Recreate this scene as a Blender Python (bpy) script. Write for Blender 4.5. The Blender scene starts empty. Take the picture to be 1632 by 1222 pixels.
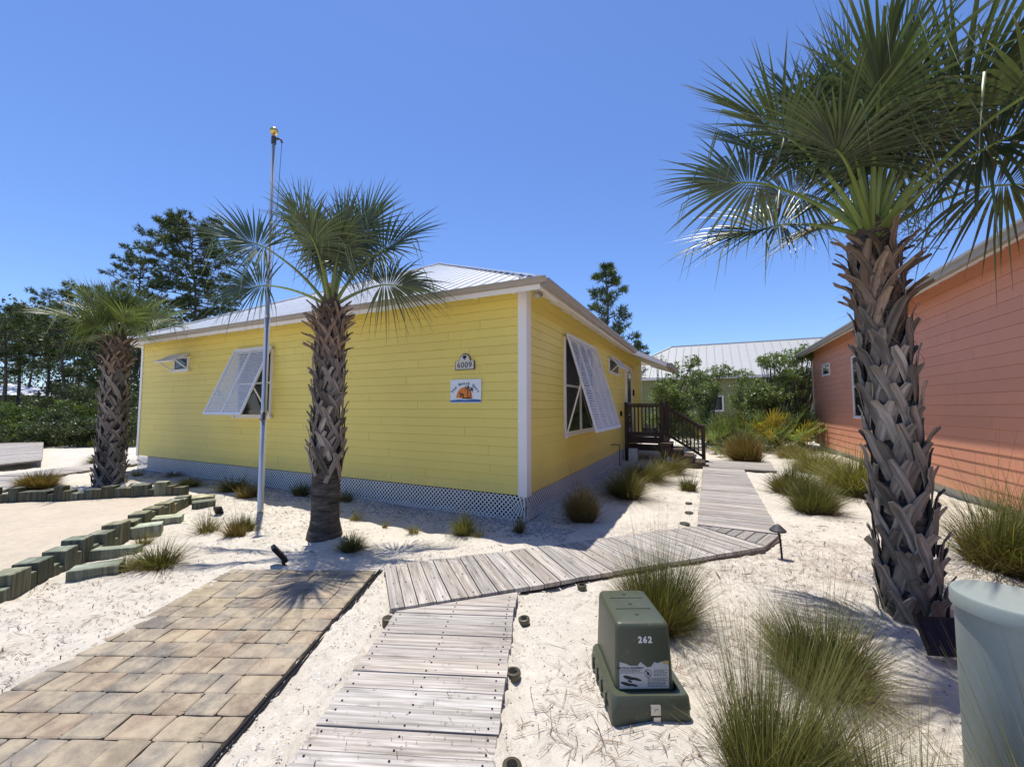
import bpy, math, random
import numpy as np
from mathutils import Vector, Matrix
R = math.radians
rng = np.random.default_rng(7)
random.seed(7)
scene = bpy.context.scene
COL = scene.collection

# ---------------------------------------------------------------- camera, sky, sun, exposure
cam_d = bpy.data.cameras.new('camera'); cam = bpy.data.objects.new('camera', cam_d); COL.objects.link(cam)
cam.location = (0, 0, 1.6); cam.rotation_euler = (R(93.4), 0, R(26.0))
cam_d.sensor_width = 36.0; cam_d.lens = 36 * 640 / 1632.0
cam_d.clip_start = 0.05; cam_d.clip_end = 2000
scene.camera = cam
SUN = Vector((-0.190, 0.125, 1.0)).normalized()
elev = math.asin(SUN.z); azim = math.atan2(SUN.x, SUN.y)
world = bpy.data.worlds.new('World'); scene.world = world; world.use_nodes = True
wt = world.node_tree; bg = wt.nodes['Background']
sky = wt.nodes.new('ShaderNodeTexSky'); sky.sky_type = 'NISHITA'; sky.sun_disc = False
sky.sun_elevation = elev; sky.sun_rotation = azim
sky.altitude = 0; sky.air_density = 1.0; sky.dust_density = 0.15; sky.ozone_density = 5.0
tint = wt.nodes.new('ShaderNodeMixRGB'); tint.blend_type = 'MULTIPLY'; tint.inputs[0].default_value = 1.0; tint.inputs[2].default_value = (0.90, 1.01, 1.29, 1)
wt.links.new(sky.outputs[0], tint.inputs[1]); wt.links.new(tint.outputs[0], bg.inputs[0]); bg.inputs[1].default_value = 0.124
sun_d = bpy.data.lights.new('sun', 'SUN'); sun = bpy.data.objects.new('sun', sun_d); COL.objects.link(sun)
sun_d.energy = 4.9; sun_d.angle = R(0.53); sun_d.color = (1.0, 0.955, 0.86)
sun.rotation_euler = (-SUN).to_track_quat('-Z', 'Y').to_euler(); sun.location = (0, 0, 20)
scene.view_settings.view_transform = 'Standard'; scene.view_settings.look = 'None'
scene.view_settings.exposure = 0.2; scene.view_settings.gamma = 1.0
scene.cycles.max_bounces = 8; scene.cycles.transparent_max_bounces = 8

# ---------------------------------------------------------------- materials
class NT:
    def __init__(s, name):
        s.m = bpy.data.materials.new(name); s.m.use_nodes = True
        s.t = s.m.node_tree; s.b = s.t.nodes['Principled BSDF']
    def n(s, typ, **kw):
        nd = s.t.nodes.new(typ)
        for k, v in kw.items():
            if k in nd.inputs.keys(): nd.inputs[k].default_value = v
            else: setattr(nd, k, v)
        return nd
    def l(s, a, b): s.t.links.new(a, b)
    def pos(s, scale=(1, 1, 1), obj=False):
        if obj: src = s.n('ShaderNodeTexCoord').outputs['Object']
        else: src = s.n('ShaderNodeNewGeometry').outputs['Position']
        mp = s.n('ShaderNodeMapping'); mp.inputs['Scale'].default_value = scale
        s.l(src, mp.inputs[0]); return mp.outputs[0]
    def noise(s, scale, vec=None, detail=4, rough=0.55, dist=0):
        nd = s.n('ShaderNodeTexNoise'); nd.inputs['Scale'].default_value = scale
        nd.inputs['Detail'].default_value = detail; nd.inputs['Roughness'].default_value = rough
        nd.inputs['Distortion'].default_value = dist
        s.l(vec if vec is not None else s.pos(), nd.inputs['Vector']); return nd.outputs['Fac']
    def ramp(s, fac, stops):
        nd = s.n('ShaderNodeValToRGB'); cr = nd.color_ramp
        while len(cr.elements) < len(stops): cr.elements.new(0.5)
        for e, (p, c) in zip(cr.elements, stops):
            e.position = p; e.color = (c[0], c[1], c[2], 1) if not isinstance(c, (int, float)) else (c, c, c, 1)
        s.l(fac, nd.inputs[0]); return nd.outputs[0]
    def mix(s, a, b, fac, mode='MIX'):
        nd = s.n('ShaderNodeMixRGB'); nd.blend_type = mode
        for i, v in ((1, a), (2, b), (0, fac)):
            if hasattr(v, 'is_output'): s.l(v, nd.inputs[i])
            elif i == 0: nd.inputs[0].default_value = v
            else: nd.inputs[i].default_value = (*v, 1)
        return nd.outputs[0]
    def attr(s, name='Col'):
        nd = s.n('ShaderNodeVertexColor'); nd.layer_name = name; return nd.outputs[0]
    def color(s, c):
        if hasattr(c, 'is_output'): s.l(c, s.b.inputs['Base Color'])
        else: s.b.inputs['Base Color'].default_value = (*c, 1)
    def bump(s, h, strength=0.3, dist=0.01, prev=None):
        nd = s.n('ShaderNodeBump'); nd.inputs['Strength'].default_value = strength; nd.inputs['Distance'].default_value = dist
        s.l(h, nd.inputs['Height'])
        if prev is not None: s.l(prev, nd.inputs['Normal'])
        s.l(nd.outputs[0], s.b.inputs['Normal']); return nd.outputs[0]
    def set(s, rough=0.6, spec=0.5, metal=0.0):
        s.b.inputs['Roughness'].default_value = rough; s.b.inputs['Specular IOR Level'].default_value = spec
        s.b.inputs['Metallic'].default_value = metal; return s

M = {}
def paint(name, c, rough=0.5, var=0.08, bump=0.0, spec=0.4, metal=0.0, scale=3.0, useattr=False, dirt=None):
    t = NT(name); t.set(rough, spec, metal)
    n = t.noise(scale, detail=6, rough=0.65)
    d = t.ramp(n, [(0.3, 1 - var), (0.7, 1 + 0 * var)])
    base = t.mix(c, d, 1.0, 'MULTIPLY')
    if useattr: base = t.mix(base, t.attr(), 1.0, 'MULTIPLY')
    if 'siding' in name:
        sx = t.n('ShaderNodeSeparateXYZ'); t.l(t.pos(), sx.inputs[0])
        band = t.ramp(sx.outputs[2], [(0.36, 0.28), (0.60, 0.0)]); streak = t.noise(1.0, t.pos((9, 9, 0.9)), 6, 0.7)
        f = t.mix(t.ramp(t.noise(11, detail=8, rough=0.75), [(0.42, 0.0), (0.66, 1.0)]), band, 1.0, 'MULTIPLY')
        base = t.mix(base, (0.36, 0.31, 0.23), f)
        base = t.mix(base, [v * .72 for v in c], t.ramp(streak, [(0.55, 0.0), (0.80, 0.22)]))
    if dirt:
        base = t.mix(base, dirt, t.ramp(t.noise(scale * 7, detail=8, rough=0.7), [(0.58, 0.0), (0.75, 0.55)]))
    t.color(base)
    if bump: t.bump(t.noise(scale * 30, detail=4), bump, 0.004)
    M[name] = t.m; return t.m

paint('yellow_siding', (0.81, 0.655, 0.165), 0.55, 0.07, 0.25, useattr=True, scale=1.2)
paint('pink_siding', (0.74, 0.32, 0.195), 0.6, 0.08, 0.25, useattr=True, scale=1.2)
paint('green_siding', (0.26, 0.27, 0.12), 0.6, 0.1, 0.2, useattr=True)
paint('dark_backing', (0.03, 0.028, 0.02), 0.9)
paint('white_trim', (0.82, 0.79, 0.75), 0.5, 0.06, 0.1)
paint('lattice_white', (0.80, 0.79, 0.76), 0.55, 0.1)
paint('gutter_tan', (0.36, 0.32, 0.27), 0.45, 0.08)
paint('metal_roof', (0.80, 0.80, 0.80), 0.38, 0.08, spec=0.5, scale=0.8, useattr=False)
paint('grey_roof', (0.40, 0.40, 0.39), 0.45, 0.05)
paint('shutter_white', (0.74, 0.74, 0.75), 0.45, 0.06)
paint('black_plastic', (0.016, 0.016, 0.018), 0.55, 0.2, spec=.2)
paint('charcoal', (0.05, 0.05, 0.055), 0.6, 0.2)
paint('pole_metal', (0.55, 0.56, 0.57), 0.35, 0.12, metal=0.55, spec=0.5, scale=4)
paint('gold', (0.65, 0.45, 0.14), 0.3, 0.1, metal=0.9)
paint('solar_blue', (0.010, 0.014, 0.03), 0.5, 0.1, spec=.15)
paint('bronze', (0.085, 0.078, 0.05), 0.4, 0.25, metal=0.3, scale=20)
paint('box_green', (0.070, 0.080, 0.050), 0.42, 0.25, 0.08, spec=0.45, scale=5, dirt=(0.20, 0.20, 0.155))
paint('pedestal_green', (0.27, 0.305, 0.28), 0.5, 0.10, 0.05, scale=5, dirt=(0.20, 0.21, 0.18))
paint('concrete_white', (0.6, 0.6, 0.58), 0.8, 0.15, 0.3)
paint('letter_black', (0.02, 0.02, 0.025), 0.6)
paint('letter_white', (0.75, 0.75, 0.72), 0.6)
paint('sign_white', (0.72, 0.76, 0.80), 0.4, 0.03)
paint('plaque_cream', (0.62, 0.60, 0.55), 0.5, 0.08)
paint('sun_orange', (0.75, 0.24, 0.04), 0.5, 0.15, scale=9)
paint('sea_blue', (0.05, 0.15, 0.42), 0.4, 0.3, scale=14)
paint('letter_teal', (0.02, 0.09, 0.13), 0.5)
paint('sticker', (0.50, 0.50, 0.49), 0.6, 0.12, scale=30)
paint('sticker_gold', (0.45, 0.33, 0.12), 0.6)
paint('steel', (0.5, 0.5, 0.48), 0.35, 0.2, metal=0.8, scale=30)
paint('lamp_cream', (0.75, 0.55, 0.22), 0.4, 0.05)
paint('shell_white', (0.66, 0.63, 0.57), 0.7, 0.3, scale=40, useattr=True)
paint('grey_gravel', (0.42, 0.42, 0.42), 0.8, 0.3, scale=30, useattr=True)
paint('twig', (0.16, 0.12, 0.09), 0.8, 0.3, scale=30, useattr=True)
paint('curtain', (0.45, 0.45, 0.45), 0.7)

t = NT('glass_dark'); t.set(0.06, 0.5); t.color((0.012, 0.013, 0.015)); M['glass_dark'] = t.m

def wood(name, c1, c2, c3, rough=0.75, grain=60, useattr=True):
    # boards carry Col = tone, and UVMap with u along the grain
    t = NT(name); t.set(rough, 0.25)
    uv = t.n('ShaderNodeUVMap'); uv.uv_map = 'UVMap'
    mp = t.n('ShaderNodeMapping'); mp.inputs['Scale'].default_value = (1.3, grain, 1); t.l(uv.outputs[0], mp.inputs[0])
    mp2 = t.n('ShaderNodeMapping'); mp2.inputs['Scale'].default_value = (1.0, 7, 1); t.l(uv.outputs[0], mp2.inputs[0])
    g = t.noise(1.0, mp.outputs[0], 6, 0.6, 0.6)
    g2 = t.noise(2.0, mp2.outputs[0], 5, 0.6, 1.2)
    c = t.ramp(g, [(0.25, c1), (0.5, c2), (0.72, c3)])
    c = t.mix(c, t.ramp(g2, [(0.3, 0.55), (0.55, 1.0)]), 0.75, 'MULTIPLY')
    vo = t.n('ShaderNodeTexVoronoi'); vo.inputs['Scale'].default_value = 1.0
    mp3 = t.n('ShaderNodeMapping'); mp3.inputs['Scale'].default_value = (2.2, 5, 1); t.l(uv.outputs[0], mp3.inputs[0]); t.l(mp3.outputs[0], vo.inputs['Vector'])
    knot = t.ramp(vo.outputs['Distance'], [(0.05, 0.35), (0.13, 1.0)])
    c = t.mix(c, knot, 0.8, 'MULTIPLY')
    if useattr: c = t.mix(c, t.attr(), 1.0, 'MULTIPLY')
    t.color(c); t.bump(g, 0.5, 0.004); M[name] = t.m
wood('weathered_board', (0.13, 0.11, 0.09), (0.40, 0.36, 0.32), (0.58, 0.545, 0.505))
wood('dark_stain', (0.030, 0.020, 0.014), (0.075, 0.048, 0.034), (0.12, 0.08, 0.06), 0.6, 40)
wood('green_timber', (0.055, 0.062, 0.042), (0.12, 0.135, 0.10), (0.23, 0.25, 0.20), 0.8, 22)
wood('trunk_boot', (0.075, 0.060, 0.045), (0.27, 0.232, 0.19), (0.50, 0.45, 0.39), 0.9, 55)

# pavers
t = NT('paver'); t.set(0.8, 0.25)
c = t.mix(t.attr(), t.ramp(t.noise(9, detail=8, rough=0.7), [(0.3, (0.72, 0.70, 0.68)), (0.7, (1.25, 1.18, 1.08))]), 1.0, 'MULTIPLY')
c = t.mix(c, (0.44, 0.28, 0.17), t.ramp(t.noise(2.6, detail=3), [(0.55, 0.0), (0.75, 0.45)]))
c = t.mix(c, (0.46, 0.38, 0.265), t.ramp(t.noise(6, detail=7, rough=0.7), [(0.42, 0.0), (0.62, 0.7)]))
c = t.mix(c, (0.55, 0.5, 0.44), t.ramp(t.noise(160, detail=3), [(0.68, 0.0), (0.74, 0.9)]))
t.color(c); t.bump(t.noise(70, detail=8, rough=0.7), 0.5, 0.006); M['paver'] = t.m

# sand
def sand(name, tint, dark, deb=0.5):
    t = NT(name); t.set(0.95, 0.1)
    base = t.ramp(t.noise(1.6, detail=9, rough=0.68), [(0.3, [v * 0.86 for v in tint]), (0.60, tint)])
    grit = t.ramp(t.noise(620, detail=2), [(0.35, 0.86), (0.6, 1.0)])
    base = t.mix(base, grit, 1.0, 'MULTIPLY')
    deb1 = t.ramp(t.noise(26, detail=9, rough=0.78, dist=0.8), [(0.555, 0.0), (0.64, deb)])
    patch = t.ramp(t.noise(1.1, detail=5), [(0.38, 0.0), (0.56, 1.0)])
    f = t.mix(deb1, patch, 1.0, 'MULTIPLY')
    base = t.mix(base, dark, f)
    t.color(base)
    b1 = t.bump(t.noise(9, detail=8, rough=0.68, dist=0.5), 0.75, 0.055)
    t.bump(t.noise(55, detail=6, rough=0.7), 0.4, 0.012, b1)
    M[name] = t.m
sand('sand', (0.67, 0.61, 0.52), (0.27, 0.215, 0.165), 0.7)
sand('driveway_sand', (0.62, 0.53, 0.42), (0.36, 0.28, 0.20), 0.55)
t = NT('earth'); t.set(0.95, 0.1)
t.color(t.ramp(t.noise(0.35, detail=8), [(0.35, (0.10, 0.11, 0.05)), (0.6, (0.32, 0.28, 0.20))])); M['earth'] = t.m

def leafmat(name, c, rough=0.45, trans=0.25, spec=0.5, tc=None):
    t = NT(name); t.set(rough, spec)
    base = t.mix(c, t.attr(), 1.0, 'MULTIPLY'); t.color(base)
    tr = t.n('ShaderNodeBsdfTranslucent')
    t.l(t.mix(base, tc or (1.25, 1.35, 0.55), 1.0, 'MULTIPLY'), tr.inputs['Color'])
    mx = t.n('ShaderNodeMixShader'); mx.inputs[0].default_value = trans
    t.l(t.b.outputs[0], mx.inputs[1]); t.l(tr.outputs[0], mx.inputs[2])
    out = [n for n in t.t.nodes if n.type == 'OUTPUT_MATERIAL'][0]; t.l(mx.outputs[0], out.inputs[0])
    M[name] = t.m
leafmat('palm_leaf', (0.070, 0.100, 0.045), 0.36, 0.22, 0.65)
leafmat('palm_leaf_light', (0.11, 0.145, 0.05), 0.38, 0.30, 0.6)
leafmat('palm_stem', (0.20, 0.26, 0.06), 0.4, 0.1)
leafmat('grass', (0.20, 0.215, 0.10), 0.55, 0.25, 0.35)
leafmat('pine_needle', (0.060, 0.085, 0.030), 0.5, 0.2, 0.35)
leafmat('broad_leaf', (0.095, 0.125, 0.045), 0.42, 0.25, 0.5)
leafmat('bright_leaf', (0.14, 0.20, 0.05), 0.45, 0.3, 0.4)
paint('bark', (0.10, 0.085, 0.07), 0.9, 0.5, 0.6, scale=6)
t = NT('palm_bark'); t.set(0.95, 0.15)
r1 = t.noise(1.0, t.pos((4, 4, 34)), 6, 0.65, 0.6); r2 = t.noise(14, detail=7, rough=0.7)
t.color(t.mix(t.ramp(r1, [(0.32, (0.035, 0.030, 0.025)), (0.55, (0.105, 0.092, 0.078)), (0.75, (0.22, 0.20, 0.17))]), t.ramp(r2, [(0.3, 0.6), (0.7, 1.15)]), 1.0, 'MULTIPLY'))
t.bump(r2, 0.6, 0.01, t.bump(r1, 0.9, 0.02)); M['palm_bark'] = t.m
paint('fiber', (0.13, 0.085, 0.055), 0.95, 0.5, 0.6, scale=12)

# ---------------------------------------------------------------- mesh helpers
class MB:
    def __init__(s): s.v = []; s.f = []; s.mi = []; s.c = []; s.uv = []; s.cur = 0; s.tone = 1.0
    def add(s, vs, fs, uvs=None, tone=None):
        o = len(s.v); s.v += [tuple(p) for p in vs]
        tn = s.tone if tone is None else tone
        tn = tn if isinstance(tn, (tuple, list)) else (tn, tn, tn)
        s.c += [tn] * len(vs)
        for k, f in enumerate(fs):
            s.f.append(tuple(i + o for i in f)); s.mi.append(s.cur)
            s.uv += (uvs[k] if uvs else [(0, 0)] * len(f))
    def box(s, c, d, rot=None, tone=None, grain=0, taper=1.0):
        hx, hy, hz = d[0] / 2, d[1] / 2, d[2] / 2
        vs = []
        for sz in (-1, 1):
            k = taper if sz > 0 else 1
            for sx, sy in ((-1, -1), (1, -1), (1, 1), (-1, 1)): vs.append(Vector((sx * hx * k, sy * hy * k, sz * hz)))
        fs = [(0, 3, 2, 1), (4, 5, 6, 7), (0, 1, 5, 4), (1, 2, 6, 5), (2, 3, 7, 6), (3, 0, 4, 7)]
        off = random.random() * 50
        uvs = []
        for f in fs:
            ps = [vs[i] for i in f]
            ax = [max(p[k] for p in ps) - min(p[k] for p in ps) for k in range(3)]
            oth = [k for k in range(3) if k != grain]
            k2 = oth[0] if ax[oth[0]] > ax[oth[1]] else oth[1]
            uvs.append([(p[grain] + off, p[k2] + off * 3.1) for p in ps])
        if rot is not None:
            if isinstance(rot, (int, float)): rot = Matrix.Rotation(rot, 3, 'Z')
            vs = [rot @ p for p in vs]
        c = Vector(c); s.add([p + c for p in vs], fs, uvs, tone)
    def bar(s, a, b, w, h, up=(0, 0, 1), tone=None):
        a = Vector(a); b = Vector(b); d = (b - a); L = d.length; x = d.normalized()
        y = Vector(up).cross(x)
        if y.length < 1e-4: y = Vector((0, 1, 0)).cross(x)
        y.normalize(); z = x.cross(y)
        s.box((a + b) / 2, (L, w, h), Matrix((x, y, z)).transposed(), tone, 0)
    def tube(s, pts, rad, n=10, cap=True, tone=None):
        pts = [Vector(p) for p in pts]
        if isinstance(rad, (int, float)): rad = [rad] * len(pts)
        vs = []; ref = None
        for i, p in enumerate(pts):
            d = (pts[min(i + 1, len(pts) - 1)] - pts[max(i - 1, 0)]).normalized()
            if ref is None: ref = Vector((1, 0, 0)) if abs(d.x) < 0.9 else Vector((0, 1, 0))
            y = d.cross(ref).normalized(); x = y.cross(d); ref = x
            for k in range(n):
                a = 2 * math.pi * k / n; vs.append(p + (x * math.cos(a) + y * math.sin(a)) * rad[i])
        fs = []; uvs = []; L = 0
        for i in range(len(pts) - 1):
            L2 = L + (pts[i + 1] - pts[i]).length
            for k in range(n):
                k2 = (k + 1) % n; fs.append((i * n + k, i * n + k2, (i + 1) * n + k2, (i + 1) * n + k))
                uvs.append([(L, k / n), (L, (k + 1) / n), (L2, (k + 1) / n), (L2, k / n)])
            L = L2
        if cap:
            fs.append(tuple(range(n - 1, -1, -1))); uvs.append([(0, 0)] * n)
            fs.append(tuple((len(pts) - 1) * n + k for k in range(n))); uvs.append([(0, 0)] * n)
        s.add(vs, fs, uvs, tone)
    def prism(s, poly, a, b, frame=None, tone=None):
        # poly in (p,q), extruded from a to b along r;  frame maps (p,q,r)->Vector
        fr = frame or (lambda p, q, r: Vector((p, q, r)))
        n = len(poly)
        vs = [fr(p, q, a) for p, q in poly] + [fr(p, q, b) for p, q in poly]
        fs = [tuple(range(n - 1, -1, -1)), tuple(range(n, 2 * n))] + [(k, (k + 1) % n, n + (k + 1) % n, n + k) for k in range(n)]
        s.add(vs, fs, None, tone)
    def build(s, name, mats, parent=None, smooth=False):
        me = bpy.data.meshes.new(name); me.from_pydata(s.v, [], s.f)
        if not isinstance(mats, (list, tuple)): mats = [mats]
        for m in mats: me.materials.append(M[m] if isinstance(m, str) else m)
        me.polygons.foreach_set('material_index', s.mi)
        ca = me.color_attributes.new('Col', 'FLOAT_COLOR', 'POINT')
        arr = np.ones((len(s.v), 4), np.float32); arr[:, :3] = np.array(s.c, np.float32).reshape(-1, 3); ca.data.foreach_set('color', arr.ravel())
        uv = me.uv_layers.new(name='UVMap'); uv.data.foreach_set('uv', np.array(s.uv, np.float32).ravel())
        if smooth: me.polygons.foreach_set('use_smooth', [True] * len(s.f))
        me.update()
        o = bpy.data.objects.new(name, me); COL.objects.link(o)
        if parent is not None: o.parent = parent
        return o

def np_obj(name, V, F, C, mats, parent=None, mi=None, smooth=False):
    V = np.asarray(V, np.float32).reshape(-1, 3); F = np.asarray(F, np.int32); k = F.shape[1]
    me = bpy.data.meshes.new(name); me.vertices.add(len(V)); me.vertices.foreach_set('co', V.ravel())
    me.loops.add(F.size); me.loops.foreach_set('vertex_index', F.ravel())
    me.polygons.add(len(F)); me.polygons.foreach_set('loop_start', np.arange(0, F.size, k, dtype=np.int32))
    me.polygons.foreach_set('loop_total', np.full(len(F), k, np.int32))
    for m in (mats if isinstance(mats, (list, tuple)) else [mats]): me.materials.append(M[m])
    if mi is not None: me.polygons.foreach_set('material_index', np.asarray(mi, np.int32))
    if C is not None:
        ca = me.color_attributes.new('Col', 'FLOAT_COLOR', 'POINT'); arr = np.ones((len(V), 4), np.float32)
        arr[:, :3] = np.clip(np.asarray(C, np.float32).reshape(-1, 3), 0.02, 4); ca.data.foreach_set('color', arr.ravel())
    if smooth: me.polygons.foreach_set('use_smooth', np.ones(len(F), bool))
    me.update(calc_edges=True); me.validate()
    o = bpy.data.objects.new(name, me); COL.objects.link(o)
    if parent is not None: o.parent = parent
    return o

def ribbons(P, S, W):
    """P (n,s,3) centre lines, S (n,s,3) or (n,1,3) side directions, W (n,s) half widths -> verts, quads"""
    n, s, _ = P.shape
    V = np.stack([P - S * W[..., None], P + S * W[..., None]], 2).reshape(-1, 3)
    i = (np.arange(n)[:, None] * s + np.arange(s - 1)[None]).ravel() * 2
    F = np.stack([i, i + 1, i + 3, i + 2], 1)
    return V, F
def norm(a): return a / np.maximum(np.linalg.norm(a, axis=-1, keepdims=True), 1e-9)

def tag(o, label=None, cat=None, group=None, kind=None):
    if label: o['label'] = label
    if cat: o['category'] = cat
    if group: o['group'] = group
    if kind: o['kind'] = kind
    return o
def empty(name, loc=(0, 0, 0), rz=0, **kw):
    o = bpy.data.objects.new(name, None); COL.objects.link(o); o.location = loc; o.rotation_euler = (0, 0, rz)
    o.empty_display_size = 0.2
    return tag(o, **kw)
def copy_tree(o, parent=None, scale=None):
    c = o.copy(); COL.objects.link(c); c.parent = parent
    for ch in list(o.children): copy_tree(ch, c)
    return c
def text_mesh(mb, body, size, frame, depth=0.004, cx=0, cy=0, rot=0, bold=0.0, spacing=1.0):
    """adds lettering to mb; frame maps (p,q,r) -> Vector"""
    cu = bpy.data.curves.new('t', 'FONT'); cu.body = body; cu.size = size; cu.align_x = 'CENTER'; cu.align_y = 'CENTER'
    cu.offset = bold; cu.space_character = spacing; cu.resolution_u = 3
    ob = bpy.data.objects.new('t', cu); COL.objects.link(ob)
    me = bpy.data.meshes.new_from_object(ob.evaluated_get(bpy.context.evaluated_depsgraph_get()))
    ca, sa = math.cos(rot), math.sin(rot)
    vs = [frame(cx + v.co.x * ca - v.co.y * sa, cy + v.co.x * sa + v.co.y * ca, depth) for v in me.vertices]
    mb.add(vs, [tuple(p.vertices) for p in me.polygons])
    bpy.data.objects.remove(ob); bpy.data.curves.remove(cu); bpy.data.meshes.remove(me)

def polar(k, d): # ground point at forward distance d and lateral offset k*d from where the photographer stands
    cy, sy = math.cos(R(26)), math.sin(R(26)); return (-sy * d + cy * k * d, cy * d + sy * k * d)

# value noise for terrain
_g = rng.random((256, 256))
def vnoise(x, y, f):
    x = x * f + 100; y = y * f + 100; xi = np.floor(x).astype(int); yi = np.floor(y).astype(int)
    fx = x - xi; fy = y - yi; fx = fx * fx * (3 - 2 * fx); fy = fy * fy * (3 - 2 * fy)
    a = _g[xi % 256, yi % 256]; b = _g[(xi + 1) % 256, yi % 256]; c = _g[xi % 256, (yi + 1) % 256]; d = _g[(xi + 1) % 256, (yi + 1) % 256]
    return (a * (1 - fx) + b * fx) * (1 - fy) + (c * (1 - fx) + d * fx) * fy
def inpoly(x, y, poly, grow=0.0):
    poly = np.array(poly, float)
    if grow:
        c = poly.mean(0); d = poly - c; poly = c + d * (1 + grow / np.linalg.norm(d, axis=1, keepdims=True))
    ins = np.zeros(x.shape, bool); j = len(poly) - 1
    for i in range(len(poly)):
        xi, yi = poly[i]; xj, yj = poly[j]
        cnd = ((yi > y) != (yj > y)) & (x < (xj - xi) * (y - yi) / (yj - yi + 1e-12) + xi)
        ins ^= cnd; j = i
    return ins

# ---------------------------------------------------------------- ground
WALK_FAR = [(-2.87, 3.05), (-2.48, 3.41), (-1.98, 3.87), (-1.48, 4.38), (-1.01, 4.96), (-0.50, 5.50), (-0.17, 5.89)]
WALK_NEAR = [(-2.23, 2.44), (-1.96, 2.70), (-1.74, 2.91), (-1.53, 3.18), (-1.20, 3.55), (-0.86, 3.91), (-0.54, 4.26), (-0.15, 4.64)]
P_WALK_A = [(-0.20, -0.01), (-1.05, -0.34), (-2.25, 2.44), (-1.50, 3.16)]
P_WALK_B = WALK_FAR + [(0.75, 6.0), (0.71, 5.79), (0.53, 5.31)] + WALK_NEAR[::-1]
P_WALK_C = [(-0.17, 5.80), (0.78, 5.80), (0.76, 11.6), (1.45, 11.6), (1.45, 13.2), (-0.17, 13.2)]
PAV_R = [(-1.55, 0.0), (-2.94, 3.02)]; PAV_L = [(-3.10, -0.3), (-4.22, 2.48)]
P_PAV = [PAV_R[0], PAV_R[1], PAV_L[1], PAV_L[0]]
P_DRIVE = [(-5.0, 0.7), (-5.6, 1.5), (-6.12, 2.0), (-6.6, 2.5), (-7.4, 3.3), (-8.3, 4.2), (-8.8, 3.9), (-9.6, 3.15), (-10.6, 2.36), (-13.5, 0.4), (-16, -2), (-9, -6)]
def sand_h(x, y):
    h = 0.050 * (vnoise(x, y, 0.9) - 0.5) + 0.034 * (vnoise(x, y, 2.7) - 0.5) + 0.032 * (vnoise(x, y, 6.1) - 0.5) + 0.016 * (vnoise(x, y, 11.0) - 0.5) + 0.012 * (vnoise(x + 7, y * 1.3, 17.0) - 0.5)
    for poly, zz in ((P_WALK_A, -0.03), (P_WALK_B, -0.03), (P_WALK_C, -0.03), (P_PAV, -0.03), (P_DRIVE, -0.03)):
        edge_ = poly is P_PAV or poly is P_WALK_A; nd = 0.17 if edge_ else 0.03
        nd = np.where((poly is P_PAV) & ((x + 2.3) * .42 * 2.2 + (y - 1.5) * .42 > -.15), .02, nd); xx = x + nd * (vnoise(x, y, 4.3) - 0.5); yy = y + nd * (vnoise(x + 9, y, 4.3) - 0.5)
        m = inpoly(xx, yy, poly, -0.05 if edge_ else -0.03); h = np.where(m, zz, h)
        cap_ = np.where((x + 2.3) * .924 + (y - 1.5) * .42 > -.15, .010, .030) if poly is P_PAV else 0.046 if edge_ else 0.014
        m2 = inpoly(x, y, poly, 0.12) & ~m; h = np.where(m2, np.clip(h * 0.5 + cap_ * .75, -.02, cap_) if edge_ else np.minimum(h * 0.4, cap_), h)
    return h
xs = np.arange(-17, 8.001, 0.055); ys = np.arange(-0.6, 17.001, 0.055)
X, Y = np.meshgrid(xs, ys, indexing='ij')
Z = sand_h(X, Y)
edge = np.minimum.reduce([X - xs[0], xs[-1] - X, ys[-1] - Y, Y - ys[0]]); Z = np.where(edge < 0.1, -0.06, Z)
nx, ny = X.shape
I = (np.arange(nx - 1)[:, None] * ny + np.arange(ny - 1)[None]).ravel()
o = np_obj('sand', np.stack([X, Y, Z], -1), np.stack([I, I + ny, I + ny + 1, I + 1], 1), None, 'sand', smooth=True); tag(o, kind='structure')
mb = MB(); mb.add([(-400, -200, -0.05), (400, -200, -0.05), (400, 600, -0.05), (-400, 600, -0.05)], [(0, 1, 2, 3)])
tag(mb.build('ground', 'sand'), kind='structure')
mb = MB(); mb.add([(-400, 19, -0.02), (-27, 9, -0.02), (-22, 12.5, -0.02), (-15.5, 12.5, -0.02), (-15, 24, -0.02), (60, 24, -0.02), (400, 600, -0.02), (-400, 600, -0.02)], [tuple(range(8))])
tag(mb.build('forest_floor', 'earth'), kind='structure')
# packed-sand drive, a finely waved sheet
xs = np.arange(-16, -4.7, 0.05); ys = np.arange(-3, 4.5, 0.05); X, Y = np.meshgrid(xs, ys, indexing='ij')
U_ = X * .75 + Y * .66; V_ = -X * .66 + Y * .75; Z = 0.004 + 0.014 * (vnoise(X, Y, 1.3) - 0.5) + 0.020 * (vnoise(U_ * .35, V_ * 1.6, 3) - 0.5) + 0.010 * (vnoise(X, Y, 9) - 0.5); nx, ny = X.shape
I = (np.arange(nx - 1)[:, None] * ny + np.arange(ny - 1)[None]).ravel(); F = np.stack([I, I + ny, I + ny + 1, I + 1], 1)
ins = inpoly(X, Y, P_DRIVE, 0.1).ravel(); F = F[ins[F].all(1)]
tag(np_obj('driveway', np.stack([X, Y, Z], -1), F, None, 'driveway_sand', smooth=True), kind='structure')

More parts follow.
